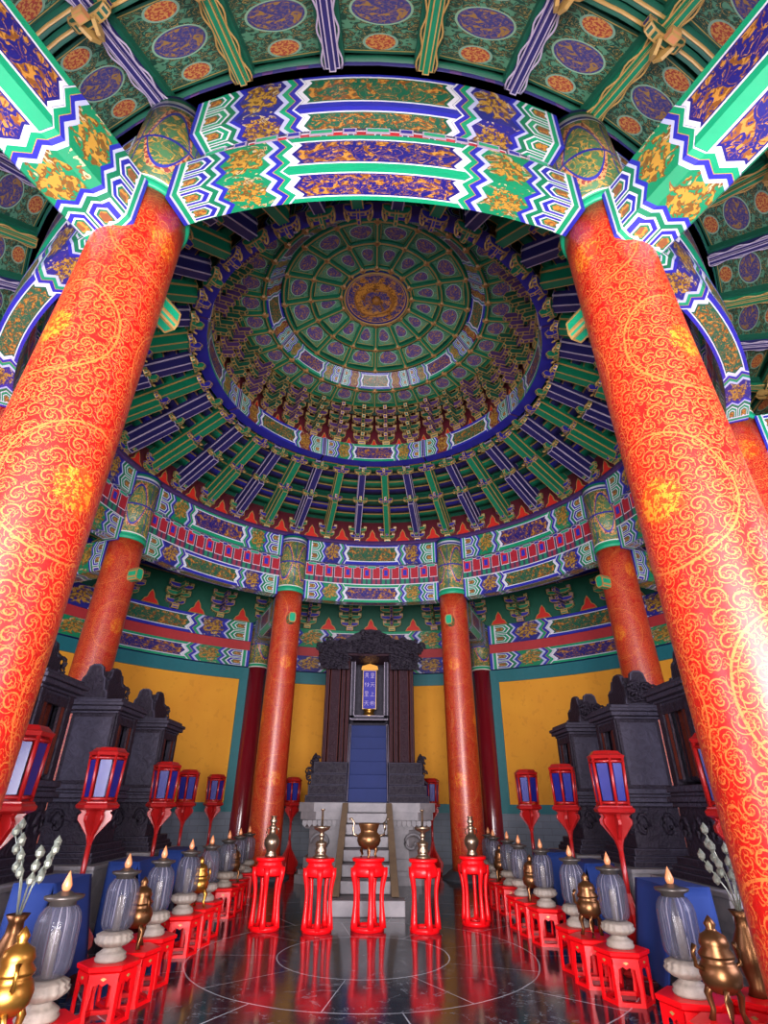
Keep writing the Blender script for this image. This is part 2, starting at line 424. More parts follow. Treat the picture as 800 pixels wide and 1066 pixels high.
    def build(s, name, parent=None, loc=(0, 0, 0), rot=0, bevel=0, recalc=True):
        if recalc: bmesh.ops.recalc_face_normals(s.bm, faces=s.bm.faces)
        me = bpy.data.meshes.new(name); s.bm.to_mesh(me); s.bm.free()
        for m in s.mats: me.materials.append(m)
        o = bpy.data.objects.new(name, me); C.objects.link(o); o.location = loc; o.rotation_euler = (0, 0, rot)
        if parent: o.parent = parent
        if bevel:
            b = o.modifiers.new('bevel', 'BEVEL'); b.width = bevel; b.segments = 2; b.limit_method = 'ANGLE'
        return o
def tag(o, label=None, cat=None, group=None, kind=None):
    for k, v in (('label', label), ('category', cat), ('group', group), ('kind', kind)):
        if v: o[k] = v
    return o
def empty(name, loc=(0, 0, 0), rot=0, label=None, cat=None, group=None):
    o = bpy.data.objects.new(name, None); C.objects.link(o); o.location = loc; o.rotation_euler = (0, 0, rot); o.empty_display_size = .1
    return tag(o, label, cat, group)
def kids(o): return [c for c in bpy.data.objects if c.parent == o]
def copy_tree(o, loc=None, rot=None, label=None, group=None, parent=None, _k=None):
    c = o.copy(); C.objects.link(c)
    if parent: c.parent = parent
    if loc is not None: c.location = loc
    if rot is not None: c.rotation_euler = (0, 0, rot)
    if label: c['label'] = label
    if group: c['group'] = group
    for ch in (_k[o] if _k else tree(o)[o]): copy_tree(ch, parent=c, _k=_k or tree(o))
    return c
def tree(o):
    d = {}; 
    def rec(x):
        d[x] = list(x.children)
        for c in d[x]: rec(c)
    rec(o); return d
def pol(r, az, z=0):   # azimuth in degrees from the far side, clockwise
    a = math.radians(az); return (r*math.sin(a), r*math.cos(a), z)
def rz(az): return PI/2-math.radians(az)
def S(name, mb, **k): return tag(mb.build(name, **k), kind='structure')
# clock words for labels
def where(az):
    az = (az+180) % 360-180
    side = 'left' if az < 0 else 'right'; a = abs(az)
    if a < 10: return 'straight ahead beyond the throne'
    if a > 170: return 'nearest overhead'
    return ('far ' if a < 60 else 'middle ' if a < 120 else 'near ')+side

# ================================================================ the setting
RW = 8.95
LEAN = .0357
mb = MB(); n = 96
for i in range(n):
    pass
mb.lathe([(10.6, -.2), (10.6, 0), ], mt['floor'], 96); fl = S('floor', mb)
walls = [('wall_north', -22.5, 22.5), ('wall_northwest', -67.5, -22.5), ('wall_northeast', 22.5, 67.5), ('wall_west', -112.5, -67.5), ('wall_east', 67.5, 112.5),
         ('wall_southwest', -157.5, -112.5), ('wall_southeast', 112.5, 157.5)]
def wall_strip(mb, az0, az1, r, z0, z1, mat, thick=.22, nseg=16):
    """curved slab with uv in metres"""
    k = mb.mi(mat); pr = None
    for i in range(nseg+1):
        az = az0+(az1-az0)*i/nseg; L = math.radians(az)*r
        a = [mb.bm.verts.new(pol(r, az, z0)), mb.bm.verts.new(pol(r+thick, az, z0)), mb.bm.verts.new(pol(r+thick, az, z1)), mb.bm.verts.new(pol(r, az, z1))]
        if pr:
            for i0, i1, va, vb in ((0, 3, z0, z1), (1, 2, z0, z1), (0, 1, 0, thick), (3, 2, 0, thick)):
                f = mb.bm.faces.new((pr[0][i0], a[i0], a[i1], pr[0][i1])); f.material_index = k
                for l, q in zip(f.loops, ((pr[1], va), (L, va), (L, vb), (pr[1], vb))): l[mb.uv].uv = q
        else: mb.bm.faces.new(a).material_index = k
        pr = (a, L)
    mb.bm.faces.new(pr[0]).material_index = k
for nm, a0, a1 in walls:
    root = MB(); win = 'wall_south' in nm; wall_strip(root, a0, a1, RW, 1.30 if win else 1.42, 1.42 if win else 4.72, mt['ochre'])
    wo = S(nm, root)
    d = MB(); wall_strip(d, a0, a1, RW-.05, 0, 1.22, mt['brick'], .27); d.build('dado', parent=wo)
    u_ = MB(); wall_strip(u_, a0, a1, RW+.01, 4.7, 7.9, mt['dgreen'], .2); u_.build('upper_board', parent=wo)
    c0 = math.degrees(.52/9)
    f_ = MB()
    wall_strip(f_, a0, a1, RW-.06, 1.22, 1.44, mt['teal'], .3); wall_strip(f_, a0, a1, RW-.06, 4.68, 5.02, mt['teal'], .3)
    wall_strip(f_, a0+1, a0+c0, RW-.055, 1.44, 4.68, mt['teal'], .2, 3); wall_strip(f_, a1-c0, a1-1, RW-.055, 1.44, 4.68, mt['teal'], .2, 3)
    f_.build('frame', parent=wo)
# lintel wall above the open doorway behind the camera
d = MB(); wall_strip(d, 157.5, 202.5, RW, 5.0, 7.9, mt['redboard']); S('wall_south', d)
for i_, (az0, az1) in enumerate(((-157.5, -112.5), (112.5, 157.5))):    # lattice windows either side of the doorway
    a = MB()
    for k_ in range(25):
        az = az0+3+(az1-az0-6)*k_/24; a.box((0, 0, 3.1), (.04, .05, 3.4), mt['redwood'], Matrix.Translation(pol(RW+.06, az)) @ Matrix.Rotation(rz(az), 4, 'Z'))
    for z_ in (1.45, 2.3, 3.1, 3.9, 4.75): wall_strip(a, az0+2, az1-2, RW+.03, z_-.04, z_+.04, mt['redwood'], .06)
    S(f'window_{i_+1}', a)

# ================================================================ outer dark columns and wall beams
def outer_column():
    r = empty('outer_column')
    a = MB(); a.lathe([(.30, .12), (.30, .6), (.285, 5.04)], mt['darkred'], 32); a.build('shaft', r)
    b = MB(); b.lathe([(.42, 0), (.42, .06), (.34, .14)], mt['dstone'], 24); b.build('base', r)
    h = MB(); h.lathe([(.29, 0.), (.29, 1.)], mt['head'], 32); o = h.build('painted_head', r)
    for v in o.data.vertices: v.co.z = 5.04+v.co.z*1.4
    for l in o.data.uv_layers['UVMap'].data: l.uv.x *= 1.82
    return r
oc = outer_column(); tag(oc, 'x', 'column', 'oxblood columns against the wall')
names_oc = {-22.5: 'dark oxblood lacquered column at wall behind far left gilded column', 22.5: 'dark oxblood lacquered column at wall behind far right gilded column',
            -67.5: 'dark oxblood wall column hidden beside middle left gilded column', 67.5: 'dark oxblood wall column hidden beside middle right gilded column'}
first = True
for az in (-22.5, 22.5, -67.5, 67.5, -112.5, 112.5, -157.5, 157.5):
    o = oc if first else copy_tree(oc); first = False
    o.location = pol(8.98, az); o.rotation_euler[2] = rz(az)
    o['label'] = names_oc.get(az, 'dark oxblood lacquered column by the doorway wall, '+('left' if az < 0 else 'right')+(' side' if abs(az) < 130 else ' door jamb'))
def wall_beams(pan, other):
    r = empty('wall_beam'); h = math.radians(22.5-2.1); rc = RW
    a = MB(); a.arc(rc, RW-.14, RW+.05, 5.8-5, 6.38-5, h, [pan, pan, mt['blue'], mt['purple']], 20); a.build('upper_rail', r)
    a = MB(); a.arc(rc, RW-.14, RW+.05, 5.04-5, 5.52-5, h, [other, other, mt['blue'], mt['blue']], 20); a.build('lower_rail', r)
    a = MB(); a.arc(rc, RW-.09, RW+.05, 5.52-5, 5.8-5, h, [mt['redband'], mt['redband'], mt['redband'], mt['redband']], 20); a.build('red_band', r)
    return r
wbA = wall_beams(mt['ringP'], mt['ringG']); wbB = wall_beams(mt['ringG'], mt['ringP'])
wb_l = {0: 'painted wall beam with red band behind the throne', -45: 'painted wall beam with red band over far left ochre wall', 45: 'painted wall beam with red band over far right ochre wall',
        -90: 'painted wall beam with red band over the left wall', 90: 'painted wall beam with red band over the right wall'}
usedA = usedB = False
for i, az in enumerate((0, 45, -45, 90, -90)):
    A_ = (abs(az)//45) % 2 == 0; src = wbA if A_ else wbB; fl_ = usedA if A_ else usedB
    o = copy_tree(src) if fl_ else src
    if A_: usedA = True
    else: usedB = True
    o.location = pol(RW, az, 5); o.rotation_euler[2] = rz(az); tag(o, wb_l[az], 'beam', 'painted beams round the outer wall')

# ================================================================ gilded columns
ZT = 6.42; ZH = 8.02
def gilded_column():
    r = empty('gilded_column')
    a = MB(); nz = 14; prof = [(.385-.03*(i/nz), .16+(ZT-.16)*i/nz) for i in range(nz+1)]; a.lathe(prof, mt['column'], 64)
    o = a.build('shaft', r)
    for l in o.data.uv_layers['UVMap'].data: l.uv.x *= 2.4
    h = MB(); h.lathe([(.36, 0), (.36, 1)], mt['head'], 48); o = h.build('painted_head', r)
    for v in o.data.vertices: v.co.z = ZT+v.co.z*(ZH-ZT)
    for l in o.data.uv_layers['UVMap'].data: l.uv.x *= 2.86
    c = MB(); c.lathe([(.37, ZT-.03), (.385, ZT-.01), (.385, ZT+.05), (.37, ZT+.07)], mt['bright_green'], 48); c.build('collar', r)
    b = MB(); b.lathe([(.62, 0), (.62, .04), (.56, .07), (.46, .15), (.43, .17)], mt['dstone'], 32); b.build('plinth', r)
    return r
gc = gilded_column()
gl = {-157.5: 'large gilded red scroll column, nearest on the left', 157.5: 'large gilded red scroll column, nearest on the right',
      -112.5: 'gilded red column mostly hidden behind nearest left column', 112.5: 'gilded red column peeking out behind nearest right column',
      -67.5: 'gilded red column rising behind the left dark shrines', 67.5: 'gilded red column rising behind the right dark shrines',
      -22.5: 'gilded red column just left of the throne', 22.5: 'gilded red column just right of the throne'}
AZ = (-157.5, 157.5, -112.5, 112.5, -67.5, 67.5, -22.5, 22.5)
for i, az in enumerate(AZ):
    o = gc if i == 0 else copy_tree(gc)
    tag(o, gl[az], 'column', 'gilded inner columns')
    a = math.radians(az); nrm = Vector((math.sin(a), math.cos(a), 0))
    o.location = pol(6.0, az)
    tilt = Matrix.Rotation(-math.atan(LEAN), 4, Vector((0, 1, 0)))     # lean inwards (local +x is outward)
    o.rotation_mode = 'QUATERNION'; o.rotation_quaternion = (Matrix.Rotation(rz(az), 4, 'Z') @ tilt).to_quaternion()

# ================================================================ main ring beams (one per bay)
RB = 5.79
def ring_beam(name, z0, z1, face, sof, r0, r1):
    r = empty(name); h = math.radians(22.5-3.55)
    a = MB(); a.arc(RB, r0, r1, z0, z1, h, [face, face, sof, mt['purple']], 24); a.build('timber', r)
    return r
def lower_beam(face, sof):
    r = ring_beam('lower_ring_beam', 0, .50, face, sof, RB-.14, RB+.15); return r
def upper_beam(face, sof):
    r = ring_beam('upper_ring_beam', 0, .64, face, sof, RB-.19, RB+.11); 
    return r
bays = (0, 45, -45, 90, -90, 135, -135, 180)
bayname = {0: 'in front of the throne wall', 45: 'at far right', -45: 'at far left', 90: 'at middle right', -90: 'at middle left', 135: 'at near right behind the large column', -135: 'at near left behind the large column', 180: 'spanning the two nearest columns'}
LB = {k: lower_beam(mt[f], mt[s_]) for k, f, s_ in (('P', 'ringP', 'sofP'), ('G', 'ringG', 'sofG'))}
UB = {k: upper_beam(mt[f], mt[s_]) for k, f, s_ in (('P', 'ringP', 'sofP'), ('G', 'ringG', 'sofG'))}
seen = set()
pad = empty('pad_board')
a = MB(); a.arc(RB, RB-.13, RB-.09, 0, .59, math.radians(22.5-3.5), [mt['pad']]*4, 24, uvu=1.); a.build('board', pad)
# little painted blocks along the pad board
for k_ in range(13):
    a = MB()
    q = math.radians(-17+34*k_/12); Mx = Matrix.Rotation(q, 4, 'Z') @ Matrix.Translation((RB, 0, 0))
    Mx = Matrix.Translation((-RB, 0, 0)) @ Mx
    a.box((-.11, 0, .53), (.07, .14 if k_ % 2 else .24, .08), mt['blue'] if k_ % 2 else mt['bright_green'], Mx, mt['pale'], .014)
    a.build('painted_block', pad)
for i, az in enumerate(bays):
    par = (abs(az)//45) % 2
    for kind, D, key, z, nm, cat in (('l', LB, 'G' if par else 'P', 6.31, 'lower', 'beam'), ('u', UB, 'P' if par else 'G', 7.4, 'upper', 'beam')):
        src = D[key]; o = copy_tree(src) if (kind, key) in seen else src; seen.add((kind, key))
        o.location = pol(RB, az, z); o.rotation_euler[2] = rz(az)
        tag(o, f"{nm} curved painted ring beam {bayname[az]}", 'beam', f'{nm} painted ring beams between columns')
    o = pad if i == 0 else copy_tree(pad)
    o.location = pol(RB, az, 6.81); o.rotation_euler[2] = rz(az)
    tag(o, f"red and blue block board between ring beams {bayname[az]}", 'board', 'block boards between ring beams')

# ================================================================ radial tie beams
def radial_beam():
    r = empty('radial_tie_beam'); a = MB(); x0, x1 = 6.05-5.78, 8.75-5.78; hw, H = .26, .66
    # eight-sided: rounded lower corners, uv per face
    sec = [(-hw, .07), (-hw+.07, 0), (hw-.07, 0), (hw, .07), (hw, H), (-hw, H)]
    def F(i, v0, v1):
        p, q = sec[i], sec[(i+1) % 6]
        a.face([(x0, p[0], p[1]), (x1, p[0], p[1]), (x1, q[0], q[1]), (x0, q[0], q[1])], mt['radial'], [(-1, v0), (1, v0), (1, v1), (-1, v1)])
    F(0, 0, .12); F(1, .12, .88); F(2, .88, 1); F(3, 0, 1); F(5, 1, 0); F(4, .0, .01)
    a.face([(x1, *p) for p in sec], mt['blue']); a.face([(x0, *p) for p in sec], mt['blue'])
    a.build('beam', r)
    t = MB(); t.hull_prism([(-.06, 0), (.06, 0), (.095, .06), (.095, .2), (.06, .26), (-.06, .26), (-.095, .2), (-.095, .06)], .24, Matrix.Translation((-.46, 0, -.28)) @ Matrix.Rotation(PI/2, 4, 'Z'), mt['bright_green'], mt['gold'], .022)
    t.build('beam_end', r)
    return r
rb = radial_beam()
for i, az in enumerate(AZ):
    o = rb if i == 0 else copy_tree(rb); o.location = pol(5.78, az, 5.76); o.rotation_euler[2] = rz(az)
    tag(o, {'-157.5': 'thick painted radial beam from nearest left column to upper left corner', '157.5': 'thick painted radial beam from nearest right column to upper right corner'}.get(str(az), 'painted radial beam and green beam end on the '+gl[az].replace('gilded red column ', 'column ')), 'beam', 'radial tie beams from inner columns')

# ================================================================ bracket sets (dougong)
def gong(mb, length, h, t, core, edge, M):
    L = length/2
    prof = [(-L, h), (-L, h*.55), (-L*.78, h*.15), (-L*.5, 0), (L*.5, 0), (L*.78, h*.15), (L, h*.55), (L, h)]
    mb.hull_prism(prof, t, M, core, edge, min(t, h)*.17)
def dou(mb, c, s_, core, edge, M):
    x = s_/2
    mb.hull_prism([(-x*.7, 0), (x*.7, 0), (x, s_*.35), (x, s_*.7), (-x, s_*.7), (-x, s_*.35)], s_, M @ Matrix.Translation(c), core, edge, s_*.12)
def bracket_set(name, levels, step_x, step_z, w, core, alt, size=.11, grow=1.0, sign=-1):
    """stack that steps towards -x (the room's axis); tangential arms along y"""
    r = empty(name); RT = Matrix.Rotation(PI/2, 4, 'Z')
    b = MB(); dou(b, (0, 0, 0), size*1.5, core, mt['gold'], Matrix()); b.build('bearing_block', r)
    z = size*1.05
    for k in range(levels):
        x = sign*step_x*k; cc = core if k % 2 == 0 else alt
        a = MB()
        gong(a, w*(1 if k else .8)*grow**k, step_z*.66, size*.75, cc, mt['gold'], Matrix.Translation((x, 0, z)) @ RT)
        for sgn in (-1, 1): dou(a, (x, sgn*(w*(1 if k else .8)*grow**k/2-size*.35), z+step_z*.68), size*.75, alt, mt['gold'], Matrix())
        a.build('cross_arm', r)
        a = MB(); L = step_x*2+size*2.2
        prof = [(-L*.5, step_z*.6), (-L*.62, step_z*.2), (-L*.5, -.02), (-L*.25, 0), (L*.4, 0), (L*.5, step_z*.3), (L*.5, step_z*.7)]
        if sign > 0: prof = [(-p, q) for p, q in prof][::-1]
        a.hull_prism(prof, size*.7, Matrix.Translation((x+sign*step_x*.5, 0, z)), alt, mt['gold'], size*.11)
        a.build('projecting_arm', r)
        z += step_z
    return r
def flame(r, w, h, x):
    a = MB(); pts = [(-w, 0), (w, 0), (w*.72, h*.3), (w*.42, h*.42), (w*.3, h*.72), (0, h), (-w*.3, h*.72), (-w*.42, h*.42), (-w*.72, h*.3)]
    fs = a.hull_prism(pts, .03, Matrix.Translation((x, 0, 0)) @ Matrix.Rotation(PI/2, 4, 'Z'), mt['flame'], mt['gold'], .018)
    o = a.build('flame_panel', r)
    return o
BAYN = {0: 'throne bay', 45: 'far right bay', 90: 'middle right bay', 135: 'near right bay', 180: 'nearest bay', -45: 'far left bay', -90: 'middle left bay', -135: 'near left bay'}
def spot(az, count, off):
    a = (az+22.5+.01) % 360; b = int(a//45); c = b*45; c = c if c <= 180 else c-360
    n_ = int((a-b*45)//(360/count)); return f"{BAYN[c]}, {('first', 'second', 'third', 'fourth', 'fifth', 'sixth')[n_]} clockwise"
def ring_of(src_list, count, rad, z, lab, grp, cat, off=.5, skip=None, face=0):
    used = set(); out = []
    for k in range(count):
        az = (k+off)*360/count; az = (az+180) % 360-180
        if skip and skip(az): continue
        j = k % len(src_list); s_ = src_list[j]
        o = copy_tree(s_) if j in used else s_; used.add(j)
        o.location = pol(rad, az, z); o.rotation_euler = (0, 0, rz(az)+face)
        L_ = lab if isinstance(lab, str) else lab(k, az)
        tag(o, f"{L_}, {spot(az, count, off)}", cat, grp); out.append(o)
    return out
# -- ring above the main beams
a = MB(); a.lathe([(5.52, 8.0), (5.98, 8.0), (5.98, 8.1), (5.52, 8.1), (5.52, 8.0)], mt['purple'], 96); tag(a.build('ring_plate'), 'purple ring plate lying on the upper ring beams', 'ring plate')
b1 = bracket_set('bracket_set', 2, .09, .17, .52, mt['green'], mt['blue'], .11); b2 = bracket_set('bracket_set', 2, .09, .17, .52, mt['blue'], mt['green'], .11)
ring_of([b1, b2], 40, 5.62, 8.1, 'small gold edged bracket set on main ring', 'bracket sets on the main ring beam', 'bracket')
fp = empty('flame_board'); flame(fp, .23, .42, 0)
ring_of([fp], 40, 5.64, 8.1, 'red flame shaped board on main ring', 'flame boards on the main ring', 'board', off=0)
a = MB(); a.lathe([(5.7, 8.1), (5.8, 8.1), (5.8, 8.95), (5.7, 8.95), (5.7, 8.1)], mt['redboard'], 96); tag(a.build('backing_board'), 'dark red backing board behind main ring brackets', 'board')
# -- inclined arms
P0 = Vector((5.62, 0, 8.52)); P1 = Vector((3.72, 0, 9.42))
def big_arm(core, edge, alt):
    r = empty('corbel_arm'); L = (P0-P1).length; ang = math.atan2(P1.z-P0.z, P0.x-P1.x)
    base = Matrix.Rotation(ang, 4, 'Y')       # local -x runs inwards and up
    def prof_box(x0, x1, z0, z1, w, nm, m=None, e=None, ins=.02):
        a = MB(); a.hull_prism([(x0, z0), (x1, z0), (x1, z1), (x0, z1)], w, base, m or core, e or edge, ins); return a.build(nm, r)
    prof_box(-L, 0, .04, .26, .20, 'upper_timber', None, None, .017); prof_box(-L*.99, -.02, -.19, .035, .18, 'lower_timber', None, None, .017); prof_box(-L*.55, 0, -.38, -.19, .15, 'strut', None, None, .016)
    # gilt scroll clusters at mid and inner end
    for xx, sc in ((-L*.55, 1), (-L*.99, 1.1)):
        a = MB()
        M0 = base @ Matrix.Translation((xx, 0, -.24))
        gong(a, .40*sc, .13, .09, alt, mt['gold'], M0 @ Matrix.Rotation(PI/2, 4, 'Z'))
        for sg in (-1, 1):
            dou(a, (0, sg*.14*sc, .08), .09, mt['stud'], mt['gold'], M0)
            pts = [M0 @ Vector((math.cos(q)*.05*(1-q/9)-.03, sg*(.17+.05*math.sin(q)*(1-q/9)), math.sin(q+.8)*.09*(1-q/9)-.01)) for q in [i*.7 for i in range(9)]]
            a.tube([M0 @ (M0.inverted() @ p) for p in pts], .02, mt['gold'], 5)
        a.hull_prism([(-.16, .06), (-.2, -.02), (-.13, -.09), (-.04, -.07), (.05, 0), (.05, .1)], .06, M0, alt, mt['gold'], .014)
        a.build('scroll_bracket', r)
    return r
aG = big_arm(mt['green'], mt['gold'], mt['blue']); aB = big_arm(mt['dblue'], mt['pale'], mt['green'])
ring_of([aG, aB], 40, 5.62, 8.52, lambda k, az: ('green' if k % 2 == 0 else 'blue')+' corbel arm above main ring', 'corbel arms under the upper ring', 'corbel arm')
# sloping boards above the arms, with ring purlins
cone = MB()
def cz(r): return 8.52+(5.62-r)*(P1.z-P0.z)/(P0.x-P1.x)
cone.lathe([(5.72, cz(5.72)+.30), (3.62, cz(3.62)+.30)], mt['dgreen'], 120, cap=False)
ceil = S('ceiling', cone)
for r_, m_ in ((5.35, 'green'), (5.15, 'blue'), (4.92, 'dgreen'), (4.55, 'dblue'), (4.35, 'green'), (4.12, 'dblue'), (3.9, 'green')):
    a = MB(); z_ = cz(r_)+.16
    a.lathe([(r_-.08, z_+.03), (r_+.08, z_-.05), (r_+.08, z_+.16), (r_-.08, z_+.22), (r_-.08, z_+.03)], mt[m_], 120); a.lathe([(r_-.095, z_+.02), (r_-.08, z_+.02), (r_-.08, z_+.06), (r_-.095, z_+.06), (r_-.095, z_+.02)], mt['gold'], 120)
    a.build('ring_purlin', ceil)

# -- upper ring beam
RU = 3.53
def upring(face):
    r = empty('high_ring_beam'); a = MB(); a.arc(RU, RU-.13, RU+.13, 0, .52, math.radians(22.1), [face, face, mt['blue'], mt['purple']], 24); a.build('timber', r)
    b = MB(); b.box((-.14, 0, .26), (.04, .06, .54), mt['dblue'], Matrix.Translation((-RU, 0, 0)) @ Matrix.Rotation(math.radians(22.5), 4, 'Z') @ Matrix.Translation((RU, 0, 0)), mt['pale'], .012); b.build('joint_post', r)
    return r
uG, uP = upring(mt['upG']), upring(mt['upP'])
used = set()
for az in bays:
    par = (abs(az)//45) % 2; s_ = uG if par else uP; o = copy_tree(s_) if par in used else s_; used.add(par)
    o.location = pol(RU, az, 9.45); o.rotation_euler[2] = rz(az); tag(o, f'painted segment of the small high ring beam, {where(az)}', 'beam', 'segments of the high ring beam')
# wall of boards behind the upper brackets
a = MB(); a.lathe([(3.56, 9.96), (3.66, 9.96), (3.66, 11.1), (3.56, 11.1), (3.56, 9.96)], mt['redboard'], 96); tag(a.build('high_backing_board'), 'dark red backing board behind the high bracket ring', 'board')
h1 = bracket_set('high_bracket_set', 4, .10, .225, .56, mt['dgreen'], mt['purple'], .13, 1.0); h2 = bracket_set('high_bracket_set', 4, .10, .225, .56, mt['purple'], mt['dgreen'], .13, 1.0)
ring_of([h1, h2], 32, 3.44, 9.97, 'tall gold edged bracket set under dome', 'tall bracket sets under the coffered dome', 'bracket')
fp = empty('high_flame_board'); flame(fp, .13, .26, 0)
ring_of([fp], 32, 3.5, 9.97, 'small red flame board between high brackets', 'flame boards on the high ring', 'board', off=0)

# ================================================================ coffered dome
DP = [(.78, 11.66), (1.49, 11.54), (2.07, 11.38)]
dome = MB(); dome.lathe([(3.7, 11.2), (2.5, 11.22), (2.3, 11.6), (1.5, 11.72), (.6, 11.84), (.0001, 11.86)], mt['dgreen'], 96, cap=False)
dm = S('ceiling', dome)
def cofring(r0, z0, r1, z1, nn, m, parent, frame='green', fw=.055, nm='coffer_panel', off=.5, skip=None, label=None, bar_h=.07, studs=True, stud=.075, lift=.06):
    # one panel proto, copied
    h = PI/nn*.93; rc = (r0+r1)/2; zc = (z0+z1)/2; sl = (z1-z0)/(r1-r0)
    a = MB(); aR0, aR1 = r0+fw*.5, r1-fw*.5
    q = [(aR0, -h), (aR0, h), (aR1, h), (aR1, -h)]
    pts = [(r*math.cos(t), r*math.sin(t), z0+(r-r0)*sl+lift) for r, t in q]
    a.face([(x-rc, y, z-zc) for x, y, z in pts], m, [(0, 0), (1, 0), (1, 1), (0, 1)])
    p = a.build(nm, parent, recalc=False)
    b = MB(); L = math.hypot(r1-r0, z1-z0); M0 = Matrix.Rotation(-math.atan(sl), 4, 'Y')
    b.box((0, 0, .02), (L, fw*2, bar_h), mt[frame], M0); b.box((0, 0, -.02), (L, .022, .02), mt['gold'], M0)
    bb = b.build('coffer_rib', parent)
    if studs:
        s_ = MB(); x = stud
        for M1 in (Matrix(), Matrix.Rotation(PI/2, 4, 'Z')):
            s_.hull_prism([(-x, -.0), (-x*.45, -x*.4), (x*.45, -x*.4), (x, 0), (x, .04), (-x, .04)], x*.75, M1, mt['stud'], mt['gold'], .012)
        sp = s_.build('rib_stud', parent)
    for k in range(nn):
        az = (k+off)*360/nn; az = (az+180) % 360-180
        if skip and skip(az): continue
        c = p if k == 0 else p.copy()
        if k: C.objects.link(c)
        c.location = pol(rc, az, zc); c.rotation_euler[2] = rz(az)
        az2 = az-180/nn
        c = bb if k == 0 else bb.copy()
        if k: C.objects.link(c)
        c.location = pol(rc, az2, zc); c.rotation_euler[2] = rz(az2)
        if studs:
            c = sp if k == 0 else sp.copy()
            if k: C.objects.link(c)
            c.location = pol(r1, az2, z1-.02); c.rotation_euler[2] = rz(az2)
def hoop(r, z, parent, w=.05, m='green', h=.08):
    a = MB(); a.lathe([(r-w, z-.02), (r+w, z-.02), (r+w, z+h), (r-w, z+h), (r-w, z-.02)], mt[m], 96); a.lathe([(r-.014, z-.035), (r+.014, z-.035), (r+.014, z-.018), (r-.014, z-.018), (r-.014, z-.035)], mt['gold'], 96); a.build('ring_rib', parent)
cofring(.80, 11.66, 1.49, 11.54, 16, mt['coffer_small'], dm)
cofring(1.49, 11.54, 2.07, 11.38, 16, mt['coffer'], dm)
hoop(.80, 11.66, dm, .045); hoop(1.49, 11.54, dm); hoop(2.07, 11.38, dm)
cofring(2.47, 11.05, 3.08, 11.02, 32, mt['coffer'], dm, fw=.05, studs=False)
hoop(2.47, 11.05, dm); hoop(3.08, 11.02, dm)
s_ = MB(); x = .075
for M1 in (Matrix(), Matrix.Rotation(PI/2, 4, 'Z')): s_.hull_prism([(-x, 0), (-x*.45, -x*.4), (x*.45, -x*.4), (x, 0), (x, .04), (-x, .04)], x*.75, M1, mt['stud'], mt['gold'], .012)
sp = s_.build('rib_stud', dm)
for rr_, zz_, nn_ in ((.80, 11.64, 16), (2.47, 11.03, 32)):
    for k in range(nn_):
        c = sp.copy(); C.objects.link(c); c.location = pol(rr_, k*360/nn_, zz_-.01); c.rotation_euler[2] = rz(k*360/nn_)
sp.location = pol(.80, 0, 11.63)
# studs would pass a hundred: keep the rest as they are (16+16+16+32+1)
# drum beam between the two coffer levels
def drum(face):
    r = empty('drum_beam'); a = MB(); h = math.radians(22.3); n_ = 20; k = a.mi(face); pr = None; rc = 2.25
    for i in range(n_+1):
        q = -1+2*i/n_; an = q*h; c, s__ = math.cos(an), math.sin(an)
        cur = [a.bm.verts.new((R_*c-rc, R_*s__, z)) for R_, z in ((2.41, 0), (2.14, .31), (2.3, .36), (2.55, .05))]
        if pr:
            for i0, i1 in ((0, 1), (1, 2), (2, 3), (3, 0)):
                f = a.bm.faces.new((pr[0][i0], cur[i0], cur[i1], pr[0][i1])); f.material_index = k
                for l, uvq in zip(f.loops, ((pr[1], 0), (q, 0), (q, 1), (pr[1], 1))): l[a.uv].uv = uvq
        pr = (cur, q)
    a.build('timber', r)
    b = MB(); b.hull_prism([(.14, 0), (-.13, .31), (-.15, .29), (.12, -.02)], .05, Matrix.Translation((-rc, 0, 0)) @ Matrix.Rotation(math.radians(22.5), 4, 'Z') @ Matrix.Translation((rc, 0, 0)), mt['dblue'], mt['pale'], .01); b.build('joint_post', r)
    return r
dG, dP = drum(mt['upG']), drum(mt['upP']); used = set()
for az in bays:
    par = (abs(az)//45) % 2; s_ = dP if par else dG; o = copy_tree(s_) if par in used else s_; used.add(par)
    o.location = pol(2.25, az, 11.06); o.rotation_euler[2] = rz(az); tag(o, f'painted drum segment between the dome coffer rings, {where(az)}', 'beam', 'drum segments in the coffered dome')
# dragon medallion
r = empty('dragon_medallion', (0, 0, 11.6), 0, 'round blue and gold dragon medallion at the dome centre', 'medallion')
a = MB(); a.lathe([(.77, .06), (.73, .0), (.66, .02), (.4, -.02), (.12, -.06), (.0005, -.07)], mt['dragon'], 64); a.build('painted_disc', r)
a = MB(); a.lathe([(.70, -.01), (.72, -.03), (.75, -.01), (.74, .02), (.70, -.01)], mt['gold'], 64); a.build('gilt_rim', r)
a = MB()
def relief(pts, rad): a.tube([Vector((x_, y_, z_)) for x_, y_, z_ in pts], rad, mt['giltpaint'], 7)
sp_ = [(math.cos(t)*(.16+.035*t), math.sin(t)*(.16+.035*t)*(1+.14*math.sin(t*2.3)), -.06+.012*t*.3) for t in [i*.28 for i in range(-2, 38)]]
relief([(x_, y_, z_+.03) for x_, y_, z_ in sp_[8:]], [.012+.028*math.sin(PI*i/len(sp_[8:])) for i in range(len(sp_[8:]))])
for k in range(7):
    t = .8+k*1.25; R_ = .16+.035*t
    relief([(math.cos(t)*R_, math.sin(t)*R_, -.05), (math.cos(t+.15)*(R_+.09), math.sin(t+.15)*(R_+.09), -.06), (math.cos(t+.32)*(R_+.1), math.sin(t+.32)*(R_+.1), -.05)], [.03, .022, .008])
a.lathe([(.001, -.16), (.07, -.15), (.1, -.11), (.11, -.05)], mt['giltpaint'], 16, c=(0, -.05, 0))
